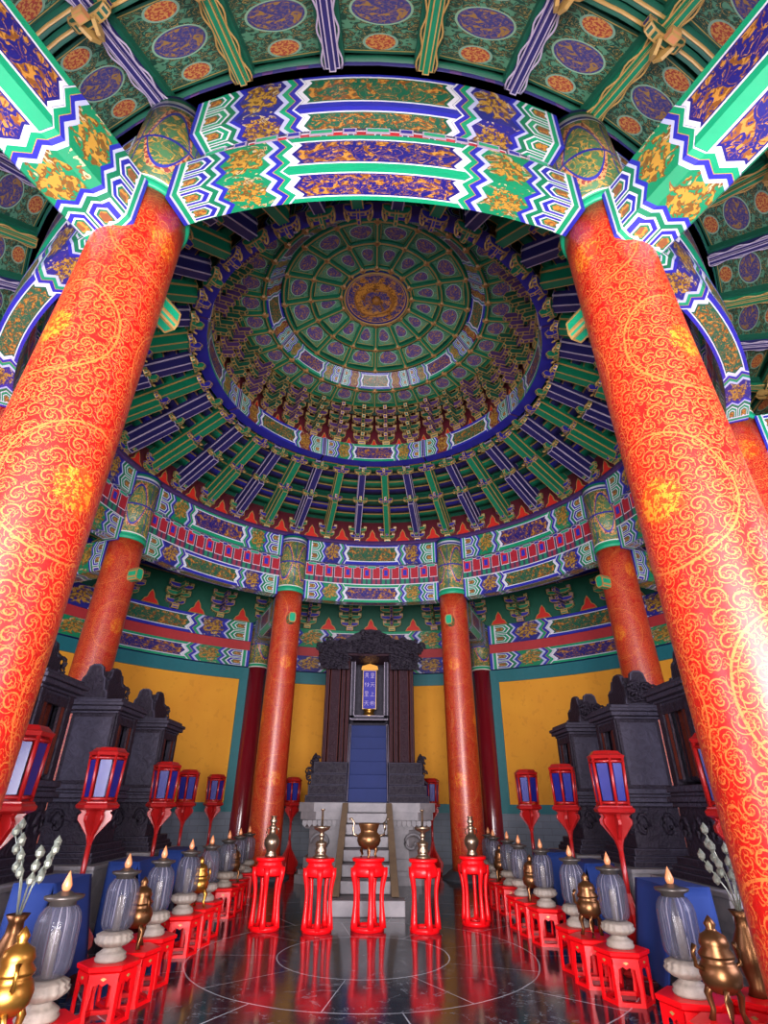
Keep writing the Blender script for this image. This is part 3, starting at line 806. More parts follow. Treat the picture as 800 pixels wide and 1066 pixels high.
for sg in (-1, 1): relief([(sg*.04, -.05, -.13), (sg*.12, .04, -.12), (sg*.14, .12, -.1)], [.02, .014, .006])
a.build('dragon_relief', r)

# ================================================================ aisle ceiling
AI = (5.85, 8.12); AO = (8.85, 7.42); sl = (AO[1]-AI[1])/(AO[0]-AI[0])
def az_(r): return AI[1]+(r-AI[0])*sl
a = MB(); a.lathe([(5.7, az_(5.7)+.2), (9.05, az_(9.05)+.2)], mt['dgreen'], 120, cap=False); ac = S('ceiling', a)
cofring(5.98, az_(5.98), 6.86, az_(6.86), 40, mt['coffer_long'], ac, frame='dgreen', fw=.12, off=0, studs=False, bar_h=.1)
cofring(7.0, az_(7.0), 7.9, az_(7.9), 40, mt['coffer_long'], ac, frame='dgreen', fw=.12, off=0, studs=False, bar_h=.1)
for r_ in (5.96, 6.88, 7.0, 7.92): hoop(r_, az_(r_), ac, .05, 'dgreen')
hoop(8.3, az_(8.3)-.05, ac, .12, 'green'); hoop(8.62, az_(8.62)-.1, ac, .1, 'blue', .12)
a = MB(); a.lathe([(5.86, 8.0), (5.98, 8.0), (5.98, 8.22), (5.86, 8.22), (5.86, 8.0)], mt['dblue'], 120); a.build('ring_cornice', ac)
def aisle_arm(core, edge, alt):
    r = empty('aisle_arm'); L = 2.85; ang = math.atan(-sl); base = Matrix.Rotation(ang, 4, 'Y')
    # wavy-edged lower board
    n_ = 26; prof = [(L*i/n_, -.10-.022*abs(math.sin(i*.6*PI/2))) for i in range(n_+1)]+[(L, .1), (0, .1)]
    a = MB(); a.hull_prism([(0, -.1), (L, -.1), (L, .1), (0, .1)], .15, base, core, edge, .012); a.build('timber', r)
    a = MB()
    for sg in (-1, 1):
        pts = [base @ Vector((L*i/60, sg*(.088+.018*math.sin(i*1.05)), -.095)) for i in range(61)]
        a.tube(pts, .011, edge, 4)
    a.hull_prism([(0, -.14), (L*.98, -.14), (L*.98, -.101), (0, -.101)], .07, base, core, edge, .012)
    a.build('edge_moulding', r)
    a = MB(); M0 = base @ Matrix.Translation((.98, 0, -.2))
    gong(a, .42, .11, .09, mt['dgreen'], mt['gold'], M0 @ Matrix.Rotation(PI/2, 4, 'Z'))
    for sg in (-1, 1):
        a.hull_prism([(-.1, .05), (-.13, -.02), (-.05, -.06), (.06, -.02), (.06, .06)], .035, M0 @ Matrix.Translation((-.03, sg*.06, -.02)) @ Matrix.Rotation(sg*.35, 4, 'Z'), mt['gold'])
        dou(a, (0, sg*.18, .09), .09, mt['dblue'], mt['gold'], M0)
    dou(a, (0.08, 0, -.07), .11, mt['stud'], mt['gold'], M0)
    a.build('scroll_bracket', r)
    return r
rA = aisle_arm(mt['green'], mt['gold'], mt['dblue']); rBb = aisle_arm(mt['dblue'], mt['pale'], mt['green'])
ring_of([rBb, rA], 40, 5.98, az_(5.98), lambda k, az: ('deep blue' if k % 2 == 0 else 'green')+' arm of the aisle ceiling', 'arms of the aisle ceiling', 'ceiling arm')
# wall-top brackets
w1 = bracket_set('wall_bracket_set', 3, .14, .2, .72, mt['green'], mt['blue'], .14); w2 = bracket_set('wall_bracket_set', 3, .14, .2, .72, mt['blue'], mt['green'], .14)
sk = lambda az: abs(az) > 112
ring_of([w1, w2], 40, RW-.1, 6.40, 'gold edged bracket set above outer wall', 'bracket sets above the outer wall', 'bracket', skip=sk)
fp = empty('wall_flame_board'); flame(fp, .26, .42, 0)
ring_of([fp], 40, RW-.08, 6.41, 'red flame board above outer wall', 'flame boards above the outer wall', 'board', off=0, skip=sk)

# ================================================================ throne platform, stair and shrine
pl = empty('stone_platform', (0, 5.75, 0), 0, 'pale carved stone platform carrying the dark throne shrine', 'platform')
def sumeru(mb, w, d, h, m, steps=((1.0, 0, .10), (.96, .10, .16), (.90, .16, .30), (.84, .30, .66), (.90, .66, .78), (.97, .78, .88), (1.0, .88, 1.0)), ch=.12):
    """octagonal stepped pedestal"""
    prev = None; k = mb.mi(m); rings = []
    for s_, z0, z1 in steps:
        for z in (z0, z1):
            W, D = w/2*s_, d/2*s_; c = ch*w
            rings.append([mb.bm.verts.new(p) for p in ((-W+c, -D, z*h), (W-c, -D, z*h), (W, -D+c, z*h), (W, D-c, z*h), (W-c, D, z*h), (-W+c, D, z*h), (-W, D-c, z*h), (-W, -D+c, z*h))])
    for a_, b_ in zip(rings, rings[1:]):
        for i in range(8):
            f = mb.bm.faces.new((a_[i], a_[(i+1) % 8], b_[(i+1) % 8], b_[i])); f.material_index = k
    mb.bm.faces.new(rings[0][::-1]).material_index = k; mb.bm.faces.new(rings[-1]).material_index = k
a = MB(); sumeru(a, 2.95, 2.7, 1.46, mt['stone']); a.build('pedestal', pl)
a = MB()
for k in range(26):
    x_ = -1.3+k*.104
    a.hull_prism([(-.045, 0), (.045, 0), (.05, .07), (0, .13), (-.05, .07)], .05, Matrix.Translation((x_, -1.30, 1.13)) @ Matrix.Rotation(PI, 4, 'X') , mt['stone'])
a.build('lotus_moulding', pl)
for sg in (-1, 1):
    a = MB()
    for q in range(12):
        t = q*.5; 
    a.tube([(sg*(.95+.22*math.cos(t)*(1-t/9)), -1.24, .72+.2*math.sin(t)*(1-t/9)) for t in [i*.45 for i in range(16)]], .035, mt['stoned'], 6); a.build('carved_scroll', pl)
st = empty('stone_stair', (0, 1.05, 0), 0, 'steep stone stair with tan rails rising to the throne', 'stair')
NS = 8; run = 3.4; rise = 1.46
for k in range(NS):
    a = MB(); y0 = .25+run*k/NS; a.box((0, (y0+run)/2-.04, rise*(k+.5)/NS), (.80, run-y0-.08, rise/NS-.012), mt['stone']); a.build('tread', st, bevel=.01)
a = MB(); a.box((0, .12, .1), (1.18, .36, .2), mt['stone']); a.build('bottom_step', st, bevel=.015)
for sg in (-1, 1):
    a = MB(); X0 = sg*.46; w_ = .12
    prof = [(.18, .2), (.3, .2), (run-.08, rise), (run-.08, rise-.25), (.6, .0), (.18, .0)]
    a.hull_prism(prof, w_, Matrix.Translation((X0, 0, 0)) @ Matrix.Rotation(PI/2, 4, 'Z'), mt['rail']); a.build('side_rail', st, bevel=.012)

def cloud(mb, cx, cz_, w, h, y, n_=26, m='wood', seed=1):
    rnd = random.Random(seed)
    for k in range(n_):
        x_ = cx+(rnd.random()*2-1)*w; z_ = cz_+(rnd.random()*2-1)*h
        if ((x_-cx)/w)**2+((z_-cz_)/h)**2 > 1: continue
        R_ = .05+.06*rnd.random(); yy = y-.05*rnd.random()
        mb.tube([(x_+R_*math.cos(t)*(1-t/8), yy-.004*t, z_+R_*math.sin(t)*(1-t/8)) for t in [i*.6 for i in range(11)]], .02, mt[m], 5)
th = empty('throne_shrine', (0, 5.55, 1.46), 0, 'tall dark carved wooden throne shrine with blue plaque niche', 'shrine')
a = MB()
for w_, d_, z0, z1 in ((2.7, 1.9, 0, .14), (2.6, 1.85, .14, .34), (2.5, 1.8, .34, .56), (2.42, 1.75, .56, .8)):
    for sg in (-1, 1):
        W = (w_/2-.46); a.box((sg*(.46+W/2), 0, (z0+z1)/2), (W, d_, z1-z0), mt['wood'], edge=mt['wood2'], inset=.02)
a.build('base', th, bevel=.015)
for sg in (-1, 1):
    a = MB()
    for k, (x0, x1, yy) in enumerate(((.50, .56, -.42), (.60, .68, -.47), (.72, .95, -.52), (.98, 1.05, -.56))):
        a.box((sg*(x0+x1)/2, yy+.25, 2.05), (x1-x0, .5, 2.5), mt['woodred'], edge=mt['doorpanel'], inset=.008)
    a.box((sg*.8, .35, 2.05), (.62, .9, 2.5), mt['wood']); a.build('jamb', th)
    a = MB(); a.lathe([(.09, 0), (.1, .04), (.06, .08), (.07, .3), (.1, .36), (.07, .42), (.09, .5), (.06, .58), (.001, .66)], mt['wood'], 12, c=(sg*1.19, -.72, .34)); cloud(a, sg*1.19, .6, .13, .3, -.78, 24, 'wood', 9)
    a.build('corner_finial', th)
a = MB(); a.box((0, .9, 1.7), (1.6, .08, 3.4), mt['wood2']); a.build('back_panel', th)
a = MB(); a.box((0, .0, 3.42), (2.5, 1.2, .16), mt['wood'], edge=mt['wood2']); a.box((0, -.1, 3.30), (2.2, 1.0, .14), mt['woodred']); a.build('lintel', th)
a = MB(); 
crown = [(-1.28, 3.3), (-1.3, 3.62), (-1.18, 3.78), (-.95, 3.86), (-.72, 3.84), (-.55, 3.98), (-.38, 4.18), (-.15, 4.34), (0, 4.38), (.15, 4.34), (.38, 4.18), (.55, 3.98), (.72, 3.84), (.95, 3.86), (1.18, 3.78), (1.3, 3.62), (1.28, 3.3)]
a.hull_prism([(x_, 3.28+(z_-3.3)*.55) for x_, z_ in crown], .16, Matrix.Translation((0, -.62, 0)), mt['wood'])
for k, (cx_, cz_2, w_, h_) in enumerate(((0, 3.52, .5, .26), (-.95, 3.4, .36, .2), (.95, 3.4, .36, .2), (0, 3.42, .9, .14))): cloud(a, cx_, cz_2, w_, h_, -.72, 60, 'wood', k+3)
a.build('carved_crown', th)
for sg in (-1, 1):
    a = MB(); a.hull_prism([(-.36, 0), (.36, 0), (.3, .18), (.2, .34), (-.1, .42), (-.34, .3)], .1, Matrix.Translation((sg*.86, -.68, 2.88)), mt['wood']); cloud(a, sg*.86, 3.1, .36, .22, -.75, 50, 'wood', 11); a.build('corner_carving', th)
# blue carpeted steps
a = MB()
nst = 6
for k in range(nst):
    y0 = -.72+1.1*k/nst; a.box((0, (y0+.5)/2, 1.7*(k+.5)/nst), (.86, .5-y0, 1.7/nst-.004), mt['carpet'])
a.build('carpeted_steps', th, bevel=.012)
for sg in (-1, 1):
    a = MB(); a.hull_prism([(-.76, 0), (.45, 1.72), (.5, 1.72), (.5, 0)], .05, Matrix.Translation((sg*.465, 0, .03)) @ Matrix.Rotation(PI/2, 4, 'Z'), mt['wood2'], mt['pale'], .01); a.build('step_cheek', th)
a = MB()
z0, z1 = 1.86, 3.34
a.box((-.42, .12, (z0+z1)/2), (.1, .1, z1-z0), mt['wood2'], edge=mt['pale'], inset=.012); a.box((.42, .12, (z0+z1)/2), (.1, .1, z1-z0), mt['wood2'], edge=mt['pale'], inset=.012)
a.box((0, .12, z0), (.94, .1, .1), mt['wood2'], edge=mt['pale'], inset=.012); a.box((0, .12, z1), (.94, .1, .1), mt['wood2'], edge=mt['pale'], inset=.012)
a.build('niche_frame', th)
a = MB(); a.box((0, .45, z0-.02), (.8, .6, .04), mt['wood']); a.build('niche_floor', th)
tb = empty('spirit_tablet', (0, 5.55+.34, 1.46+1.90), 0, 'small ultramarine tablet with gilt characters inside throne niche', 'tablet')
a = MB(); a.lathe([(.17, 0), (.18, .05), (.12, .09), (.13, .15), (.17, .19)], mt['brass'], 20); a.build('pedestal', tb)
a = MB(); a.box((0, 0, .68), (.36, .07, .98), mt['plaque'], edge=mt['gold'], inset=.02); a.build('plaque', tb, bevel=.006)
a = MB(); a.hull_prism([(-.22, 0), (.22, 0), (.2, .1), (0, .16), (-.2, .1)], .09, Matrix.Translation((0, 0, 1.17)), mt['brass']); a.build('crest', tb)
def glyph(mb, cx, cz_, s_, strokes, y=-.04):
    for x0, z0_, x1, z1_ in strokes:
        mb.tube([(cx+x0*s_, y, cz_+z0_*s_), (cx+x1*s_, y, cz_+z1_*s_)], .0065, mt['char'], 4)
G = {'huang': [(-.3,.5,.3,.5),(-.3,.5,-.3,.1),(.3,.5,.3,.1),(-.3,.3,.3,.3),(-.3,.1,.3,.1),(-.35,-.1,.35,-.1),(-.25,-.3,.25,-.3),(-.45,-.5,.45,-.5),(0,.1,0,-.5)],
     'tian': [(-.4,.4,.4,.4),(-.5,.05,.5,.05),(0,.4,-.05,.0),(-.05,0,-.45,-.5),(0,0,.45,-.5)],
     'shang': [(0,.5,0,-.45),(0,.1,.35,.1),(-.5,-.45,.5,-.45)],
     'di': [(-.4,.35,.4,.35),(-.5,.15,.5,.15),(-.5,.15,-.5,-.05),(.5,.15,.5,-.05),(-.35,-.1,.35,-.1),(-.35,-.1,-.35,-.4),(.35,-.1,.35,-.4),(0,.15,0,-.5)],
     'hao': [(-.25,.5,.25,.5),(-.25,.5,-.25,.15),(.25,.5,.25,.15),(-.25,.32,.25,.32),(-.25,.15,.25,.15),(-.45,-.05,.45,-.05),(0,-.05,-.4,-.5),(0,-.05,.4,-.5)],
     'e': [(-.1,.5,-.4,.2),(-.4,.2,-.1,.2),(-.25,.35,-.25,-.5),(-.45,0,0,0),(.3,.5,.3,-.4),(.05,.2,.5,.2),(.5,.0,.1,-.45)]}
for cx_, ws in ((.075, ('huang', 'tian', 'shang', 'di')), (-.075, ('hao', 'e', 'huang', 'tian'))):
    for i_, g_ in enumerate(ws):
        a = MB(); glyph(a, cx_, 1.03-.23*i_, .12, G[g_]); a.build('gilt_character', tb)

# ================================================================ side shrines on plinths
def shrine():
    """front faces -x (towards the middle of the room) ; origin at plinth top, centre"""
    r = empty('side_shrine')
    a = MB()
    for w_, z0, z1 in ((1.14, 0, .07), (1.08, .07, .12), (.98, .12, .2)):
        a.box((0, 0, (z0+z1)/2), (w_*.86, w_, z1-z0), mt['wood'], edge=mt['wood2'], inset=.01)
    a.build('foot', r, bevel=.01)
    a = MB()   # carved cloud-scroll waist
    a.box((0, 0, .45), (.66, .74, .5), mt['wood'])
    for sg in (-1, 1):
        for yy in (-.28, 0, .28): a.tube([(sg*-.34, yy+.1*math.cos(t)*(1-t/9), .45+.16*math.sin(t)*(1-t/9)) for t in [i*.6 for i in range(12)]], .026, mt['wood'], 5)
        for xx in (-.2, .15): a.tube([(xx+.1*math.cos(t)*(1-t/9), sg*-.38, .45+.17*math.sin(t)*(1-t/9)) for t in [i*.6 for i in range(12)]], .026, mt['wood'], 5)
    a.build('carved_waist', r)
    a = MB()
    for w_, z0, z1 in ((.86, .68, .73), (.94, .73, .79), (.86, .79, .83), (.92, .83, .9)): a.box((0, 0, (z0+z1)/2), (w_*.84, w_, z1-z0), mt['wood2'], edge=mt['wood'], inset=.008)
    a.build('seat_moulding', r, bevel=.006)
    a = MB(); z0, z1 = .9, 1.80
    for yy in (-.36, .36): a.box((.0, yy, (z0+z1)/2), (.62, .04, z1-z0), mt['wood2'], edge=mt['wood'], inset=.045)
    a.box((.3, 0, (z0+z1)/2), (.04, .72, z1-z0), mt['wood2']); a.box((0, 0, z1-.02), (.62, .72, .04), mt['wood2'])
    a.build('cabinet_body', r)
    a = MB()
    for sg in (-1, 1):
        a.box((-.30, sg*.31, (z0+z1)/2), (.07, .1, z1-z0), mt['wood']); a.box((-.30, sg*.2, (z0+z1)/2), (.03, .1, z1-z0-.1), mt['doorpanel'], edge=mt['wood'], inset=.014)
    a.box((-.3, 0, z1-.08), (.06, .7, .1), mt['wood']); a.build('front_frame', r)
    a = MB(); a.box((-.2, 0, (z0+z1)/2), (.02, .34, z1-z0-.1), mt['doorpanel'], edge=mt['wood'], inset=.04); a.build('door', r)
    a = MB()
    for w_, zz0, zz1 in ((.80, 1.80, 1.84), (.92, 1.84, 1.90), (.98, 1.90, 1.95), (.86, 1.95, 2.0)): a.box((0, 0, (zz0+zz1)/2), (w_*.86, w_, zz1-zz0), mt['wood2'], edge=mt['wood'], inset=.008)
    a.build('cornice', r, bevel=.008)
    a = MB(); prof = [(-.40, 0), (.40, 0), (.36, .12), (.30, .14), (.26, .30), (.20, .34), (.16, .46), (.08, .50), (-.08, .5), (-.16, .46), (-.20, .34), (-.26, .30), (-.30, .14), (-.36, .12)]
    for M1, sc in ((Matrix.Translation((.0, 0, 2.0)) @ Matrix.Rotation(PI/2, 4, 'Z'), .9), (Matrix.Translation((0.14, -.34, 2.0)), .64), (Matrix.Translation((0.14, .34, 2.0)), .64)):
        a.hull_prism([(x_*sc, z_) for x_, z_ in prof], .06, M1, mt['wood'], mt['wood2'], .02)
    a.box((.14, 0, 2.13), (.42, .62, .26), mt['wood']); a.box((.14, 0, 2.33), (.28, .36, .2), mt['wood'])
    cloud(a, .14, 2.16, .2, .13, -.38, 30, 'wood', 5)
    a.build('crest', r)
    return r
sh = shrine(); shl = {(-1, 0): 'dark wooden shrine farthest along the left side', (-1, 1): 'dark wooden shrine in the middle of the left side', (-1, 2): 'dark wooden shrine half hidden behind nearest left column',
                      (1, 0): 'dark wooden shrine farthest along the right side', (1, 1): 'dark wooden shrine in the middle of the right side', (1, 2): 'dark wooden shrine half hidden behind nearest right column'}
def plinth():
    r = empty('stone_plinth'); a = MB()
    sumeru(a, 1.36, 1.5, .72, mt['stone'], ch=.02, steps=((1., 0, .12), (.97, .12, .2), (.93, .2, .3), (.93, .3, .62), (.97, .62, .74), (1.0, .74, 1.0))); a.build('block', r)
    a = MB(); a.box((0, 0, .735), (1.40, 1.56, .05), mt['stone']); a.build('top_slab', r, bevel=.01); return r
pn = plinth(); f1 = True
SY = (2.0, 0.0, -2.05, -4.1)
for sg in (-1, 1):
    for k, yy in enumerate(SY):
        sd = 'left' if sg < 0 else 'right'
        o = pn if f1 else copy_tree(pn)
        o.location = (sg*3.98, yy, 0); o.rotation_euler[2] = 0 if sg > 0 else PI
        tag(o, f"pale stone plinth, {('farthest', 'second farthest', 'second nearest', 'nearest')[k]} on the {sd} side", 'plinth', 'stone plinths under the side shrines')
        if k < 3:
            o = sh if f1 else copy_tree(sh)
            o.location = (sg*3.91, yy, .76); o.rotation_euler[2] = 0 if sg > 0 else PI
            tag(o, shl[(sg, k)], 'shrine', 'dark side shrines')
        f1 = False

# ================================================================ blue draped tables
def draped():
    """front towards -x; flaps flare and leave a gap at each corner"""
    r = empty('draped_altar_table'); w, d, h = .74, .36, .80
    a = MB(); a.box((0, 0, h-.03), (d-.04, w-.04, .05), mt['wood2'])
    for sx in (-1, 1):
        for sy in (-1, 1): a.box((sx*(d/2-.06), sy*(w/2-.06), (h-.05)/2), (.05, .05, h-.05), mt['wood2'])
    a.build('table_frame', r)
    def flap(p0, p1, out, drop, flare, nm):
        a = MB(); n_ = 10; p0, p1, out = Vector(p0), Vector(p1), Vector(out); k = a.mi(mt['cloth']); g = []
        for j in range(9):
            t = j/8; row = []
            for i in range(n_+1):
                s_ = i/n_; ex = (s_-.5)*2*-.05*t
                q = p0.lerp(p1, s_)+(p1-p0).normalized()*ex*1.0+out*(flare*t+.012*math.sin(s_*11)*t)+Vector((0, 0, -drop*t)); row.append(a.bm.verts.new(q))
            g.append(row)
        for j in range(8):
            for i in range(n_): f = a.bm.faces.new((g[j][i], g[j][i+1], g[j+1][i+1], g[j+1][i])); f.material_index = k; f.smooth = True
        o = a.build(nm, r); m = o.modifiers.new('thick', 'SOLIDIFY'); m.thickness = .012; return o
    W, D = w/2, d/2
    flap((-D, -W, h+.01), (-D, W, h+.01), (-1, 0, 0), .72, .16, 'front_drape')
    flap((-D, -W, h+.01), (D, -W, h+.01), (0, -1, 0), .72, .16, 'side_drape'); flap((-D, W, h+.01), (D, W, h+.01), (0, 1, 0), .72, .16, 'side_drape')
    a = MB(); a.box((0, 0, h+.005), (d, w, .02), mt['cloth']); a.build('cloth_top', r, bevel=.004)
    return r
dt = draped(); f1 = True
for sg, ys in ((-1, (1.35, -.45, -2.45)), (1, (1.35, -.35, -2.5))):
    for k, yy in enumerate(ys):
        sd = 'left' if sg < 0 else 'right'; o = dt if f1 else copy_tree(dt); f1 = False
        o.location = (sg*2.92, yy, 0); o.rotation_euler[2] = 0 if sg > 0 else PI
        tag(o, f"blue cloth draped table, {('farthest', 'middle', 'nearest')[k]} of three on the {sd}", 'table', 'blue draped tables before the plinths')

# ================================================================ red lantern stands
def lantern_stand():
    r = empty('lantern_stand')
    def leaf(nm, z0, h, flip):
        a = MB()
        pr = [(.02, 0), (.20, .0), (.23, .06), (.2, .12), (.24, .2), (.235, .32), (.19, .42), (.15, .52), (.12, .6), (.07, .72), (.045, .86), (.03, 1.0)]
        pr = [(x_, z_*h) for x_, z_ in pr]
        full = pr+[(-x_, z_) for x_, z_ in pr[::-1]]
        if flip: full = [(x_*.72, h-z_) for x_, z_ in full]
        for k in range(3): a.hull_prism(full, .035, Matrix.Translation((0, 0, z0)) @ Matrix.Rotation(k*PI/3, 4, 'Z'), mt['redwood'])
        return a.build(nm, r, bevel=.004)
    leaf('scrolled_foot', .04, .62, False)
    a = MB(); a.lathe([(.2, 0), (.22, .02), (.2, .05), (.06, .06)], mt['redwood'], 6); a.build('foot_plate', r)
    a = MB(); a.lathe([(.028, .5), (.026, 1.1)], mt['redwood'], 12); a.build('pole', r)
    leaf('scrolled_bracket', 1.03, .36, True)
    a = MB(); a.lathe([(.17, 1.37), (.215, 1.39), (.225, 1.42), (.20, 1.44), (.20, 1.45), (.17, 1.46)], mt['redwood'], 6); a.build('lantern_base_plate', r)
    a = MB(); a.lathe([(.17, 1.91), (.2, 1.92), (.215, 1.95), (.18, 1.97), (.15, 2.0), (.05, 2.01)], mt['redwood'], 6); a.build('lantern_roof', r)
    a = MB(); R0, R1 = .165, .185
    for k in range(6):
        t0_, t1_ = k*PI/3, (k+1)*PI/3
        a.tube([(R0*math.cos(t0_), R0*math.sin(t0_), 1.45), (R1*math.cos(t0_), R1*math.sin(t0_), 1.92)], .018, mt['redwood'], 6)
        for z_, R_ in ((1.48, R0), (1.89, R1)): a.tube([(R_*math.cos(t0_), R_*math.sin(t0_), z_), (R_*math.cos(t1_), R_*math.sin(t1_), z_)], .016, mt['redwood'], 5)
    a.build('lantern_frame', r)
    for k in range(6):
        a = MB(); t0_, t1_ = k*PI/3, (k+1)*PI/3; z0, z1 = 1.5, 1.87; q = []
        for R_, z_, t_, s_ in ((R0, z0, t0_, .18), (R0, z0, t1_, .82), (R1, z1, t1_, .82), (R1, z1, t0_, .18)):
            A_ = Vector((R_*math.cos(t0_), R_*math.sin(t0_), z_)); B_ = Vector((R_*math.cos(t1_), R_*math.sin(t1_), z_)); q.append(A_.lerp(B_, s_)*1.0)
        nrm = ((q[1]-q[0]).cross(q[3]-q[0])).normalized()
        top = [a.bm.verts.new(v+nrm*.005) for v in q]; bot = [a.bm.verts.new(v-nrm*.005) for v in q]; kk = a.mi(mt['pane'])
        for f in ([top, bot[::-1]]+[(top[i], bot[i], bot[(i+1) % 4], top[(i+1) % 4]) for i in range(4)]): a.bm.faces.new(f).material_index = kk
        a.build('pane', r)
    return r
ls = lantern_stand(); ls0 = True
LS = [(-2.98, -1.75, 'red lantern stand with blue panes, nearest fully visible on the left'), (-3.12, .75, 'second red lantern stand from the front on left side'), (-3.45, 3.1, 'third red lantern stand from the front on left side'),
      (-3.42, 5.1, 'red lantern stand deepest in the left row'), (-2.78, -3.85, 'red lantern stand peeking out behind nearest left column'),
      (2.72, -1.95, 'red lantern stand nearest fully visible on the right'), (2.96, .4, 'second red lantern stand from the front on right side'), (2.82, 2.0, 'third red lantern stand from the front on right side'),
      (2.9, -3.85, 'red lantern stand peeking out behind nearest right column'), (-1.82, 6.3, 'red lantern stand between left inner column and throne'), (1.56, 6.3, 'red lantern stand between throne and right inner column')]
for x_, y_, lb in LS:
    o = ls if ls0 else copy_tree(ls); ls0 = False; o.location = (x_, y_, 0); o.rotation_euler[2] = random.random()*1.0; tag(o, lb, 'lantern', 'red lantern stands')

# ================================================================ red stools with lamps and censers
def frame_stand(name, h, R, nleg, curve, top_t, m, apron):
    """polygonal stand: top, apron, cabriole legs, floor stretcher"""
    r = empty(name); tall_ = nleg > 6
    a = MB(); a.lathe([(R*.99, h-top_t), (R*1.05, h-top_t*.6), (R*1.05, h-top_t*.15), (R*1.0, h)], m, nleg if nleg < 7 else 32); a.build('top', r)
    a = MB(); a.lathe([(R*.82, h-top_t-apron*.35), (R*.88, h-top_t)], m, nleg if nleg < 7 else 32)
    prof = [(R*.93, h-top_t-apron), (R*1.0, h-top_t-apron*.7), (R*.9, h-top_t-apron*.35), (R*.86, h-top_t-apron*.35), (R*.93, h-top_t-apron*.75), (R*.88, h-top_t-apron), (R*.93, h-top_t-apron)]
    if tall_: prof = [(R*.84, h-.045), (R*.82, h-.075), (R*.98, h-.095), (R*1.07, h-.135), (R*1.05, h-.19), (R*.97, h-.215), (R*.95, h-.19), (R*.95, h-.12), (R*.84, h-.045)]
    a.lathe(prof, m, nleg if nleg < 7 else 32); a.build('apron', r)
    for k in range(nleg):
        t = 2*PI*k/nleg; a = MB()
        pts = []
        for j in range(9):
            s_ = j/8; z_ = h-top_t-apron*.5-(h-top_t-apron*.5-.03)*s_
            rr = R*(.95+curve(s_)); pts.append((rr*math.cos(t), rr*math.sin(t), z_))
        w0 = R*.20
        a.tube(pts, [w0*(1.25-.55*math.sin(PI*min(1, j/8*1.0))*1.0) for j in range(9)], m, 6); a.build('leg', r)
    a = MB(); q = R*(.95+curve(1))
    a.lathe([(q*.86, .0), (q*1.12, .0), (q*1.12, .055), (q*.8, .055), (q*.86, 0)], m, nleg if nleg < 7 else 32); a.build('floor_stretcher', r)
    return r
def board_stool(h=.36, R=.205, n_=6):
    r = empty('offering_stool'); m = mt['redlac']; ap = R*math.cos(PI/n_); side = 2*R*math.sin(PI/n_); hs = side/2
    a = MB(); a.lathe([(R*1.0, h-.045), (R*1.12, h-.03), (R*1.14, h-.006), (R*1.1, h)], m, n_); a.build('top', r)
    A_ = MB()
    for k in range(n_):
        M0 = Matrix.Rotation((k+.5)*2*PI/n_, 4, 'Z') @ Matrix.Translation((ap, 0, 0)) @ Matrix.Rotation(PI/2, 4, 'Z')
        A_.hull_prism([(-hs, h-.045), (-hs, h-.10), (-hs*.55, h-.115), (-hs*.3, h-.10), (0, h-.118), (hs*.3, h-.10), (hs*.55, h-.115), (hs, h-.10), (hs, h-.045)], .016, M0, m)
        A_.hull_prism([(-.022, h-.075), (0, h-.088), (.022, h-.075), (0, h-.066)], .022, M0, mt['gold'])
    A_.build('apron', r)
    for k in range(n_):
        a = MB()
        for kk, sg in ((k, -1), (k-1, 1)):
            M0 = Matrix.Rotation((kk+.5)*2*PI/n_, 4, 'Z') @ Matrix.Translation((ap, 0, 0)) @ Matrix.Rotation(PI/2, 4, 'Z')
            a.hull_prism([(sg*-hs*-1, h-.05), (sg*hs*.62, h-.10), (sg*hs*.66, h-.16), (sg*hs*.78, h-.24), (sg*hs*.72, .05), (sg*hs*.66, .0), (sg*hs, 0)], .018, M0, m)
        a.build('leg', r)
    a = MB(); a.lathe([(R*.8, 0), (R*1.04, 0), (R*1.04, .028), (R*.8, .028), (R*.8, 0)], m, n_); a.build('floor_stretcher', r)
    return r
stool = board_stool()
def glass_lamp():
    r = empty('glass_lamp')
    a = MB(); a.lathe([(.11, 0), (.118, .018), (.108, .03), (.112, .045), (.09, .06), (.066, .078), (.07, .088)], mt['ceram'], 28); a.lathe([(.07, .088), (.10, .098), (.13, .118), (.143, .142), (.128, .152), (.134, .168), (.12, .176), (.09, .19)], mt['ceram'], 64, rib=.035, ribn=16); a.build('carved_base', r)
    a = MB(); a.lathe([(.07, .19), (.105, .205), (.122, .24), (.125, .30), (.125, .45), (.115, .495), (.09, .53), (.07, .54)], mt['glass'], 72, rib=.02, ribn=16, cap=False)
    o = a.build('ribbed_glass', r)
    a = MB(); a.lathe([(.03, .19), (.03, .40), (.015, .42)], mt['ceram'], 12); a.build('candle', r)
    a = MB(); a.lathe([(.075, .535), (.075, .555), (.11, .57), (.115, .585), (.06, .59), (.03, .61)], mt['cap'], 24); a.build('metal_cap', r)
    a = MB(); a.lathe([(.012, .6), (.026, .62), (.03, .64), (.018, .675), (.007, .70), (.0005, .715)], mt['bulb'], 14); a.build('flame_finial', r)
    return r
lamp = glass_lamp()
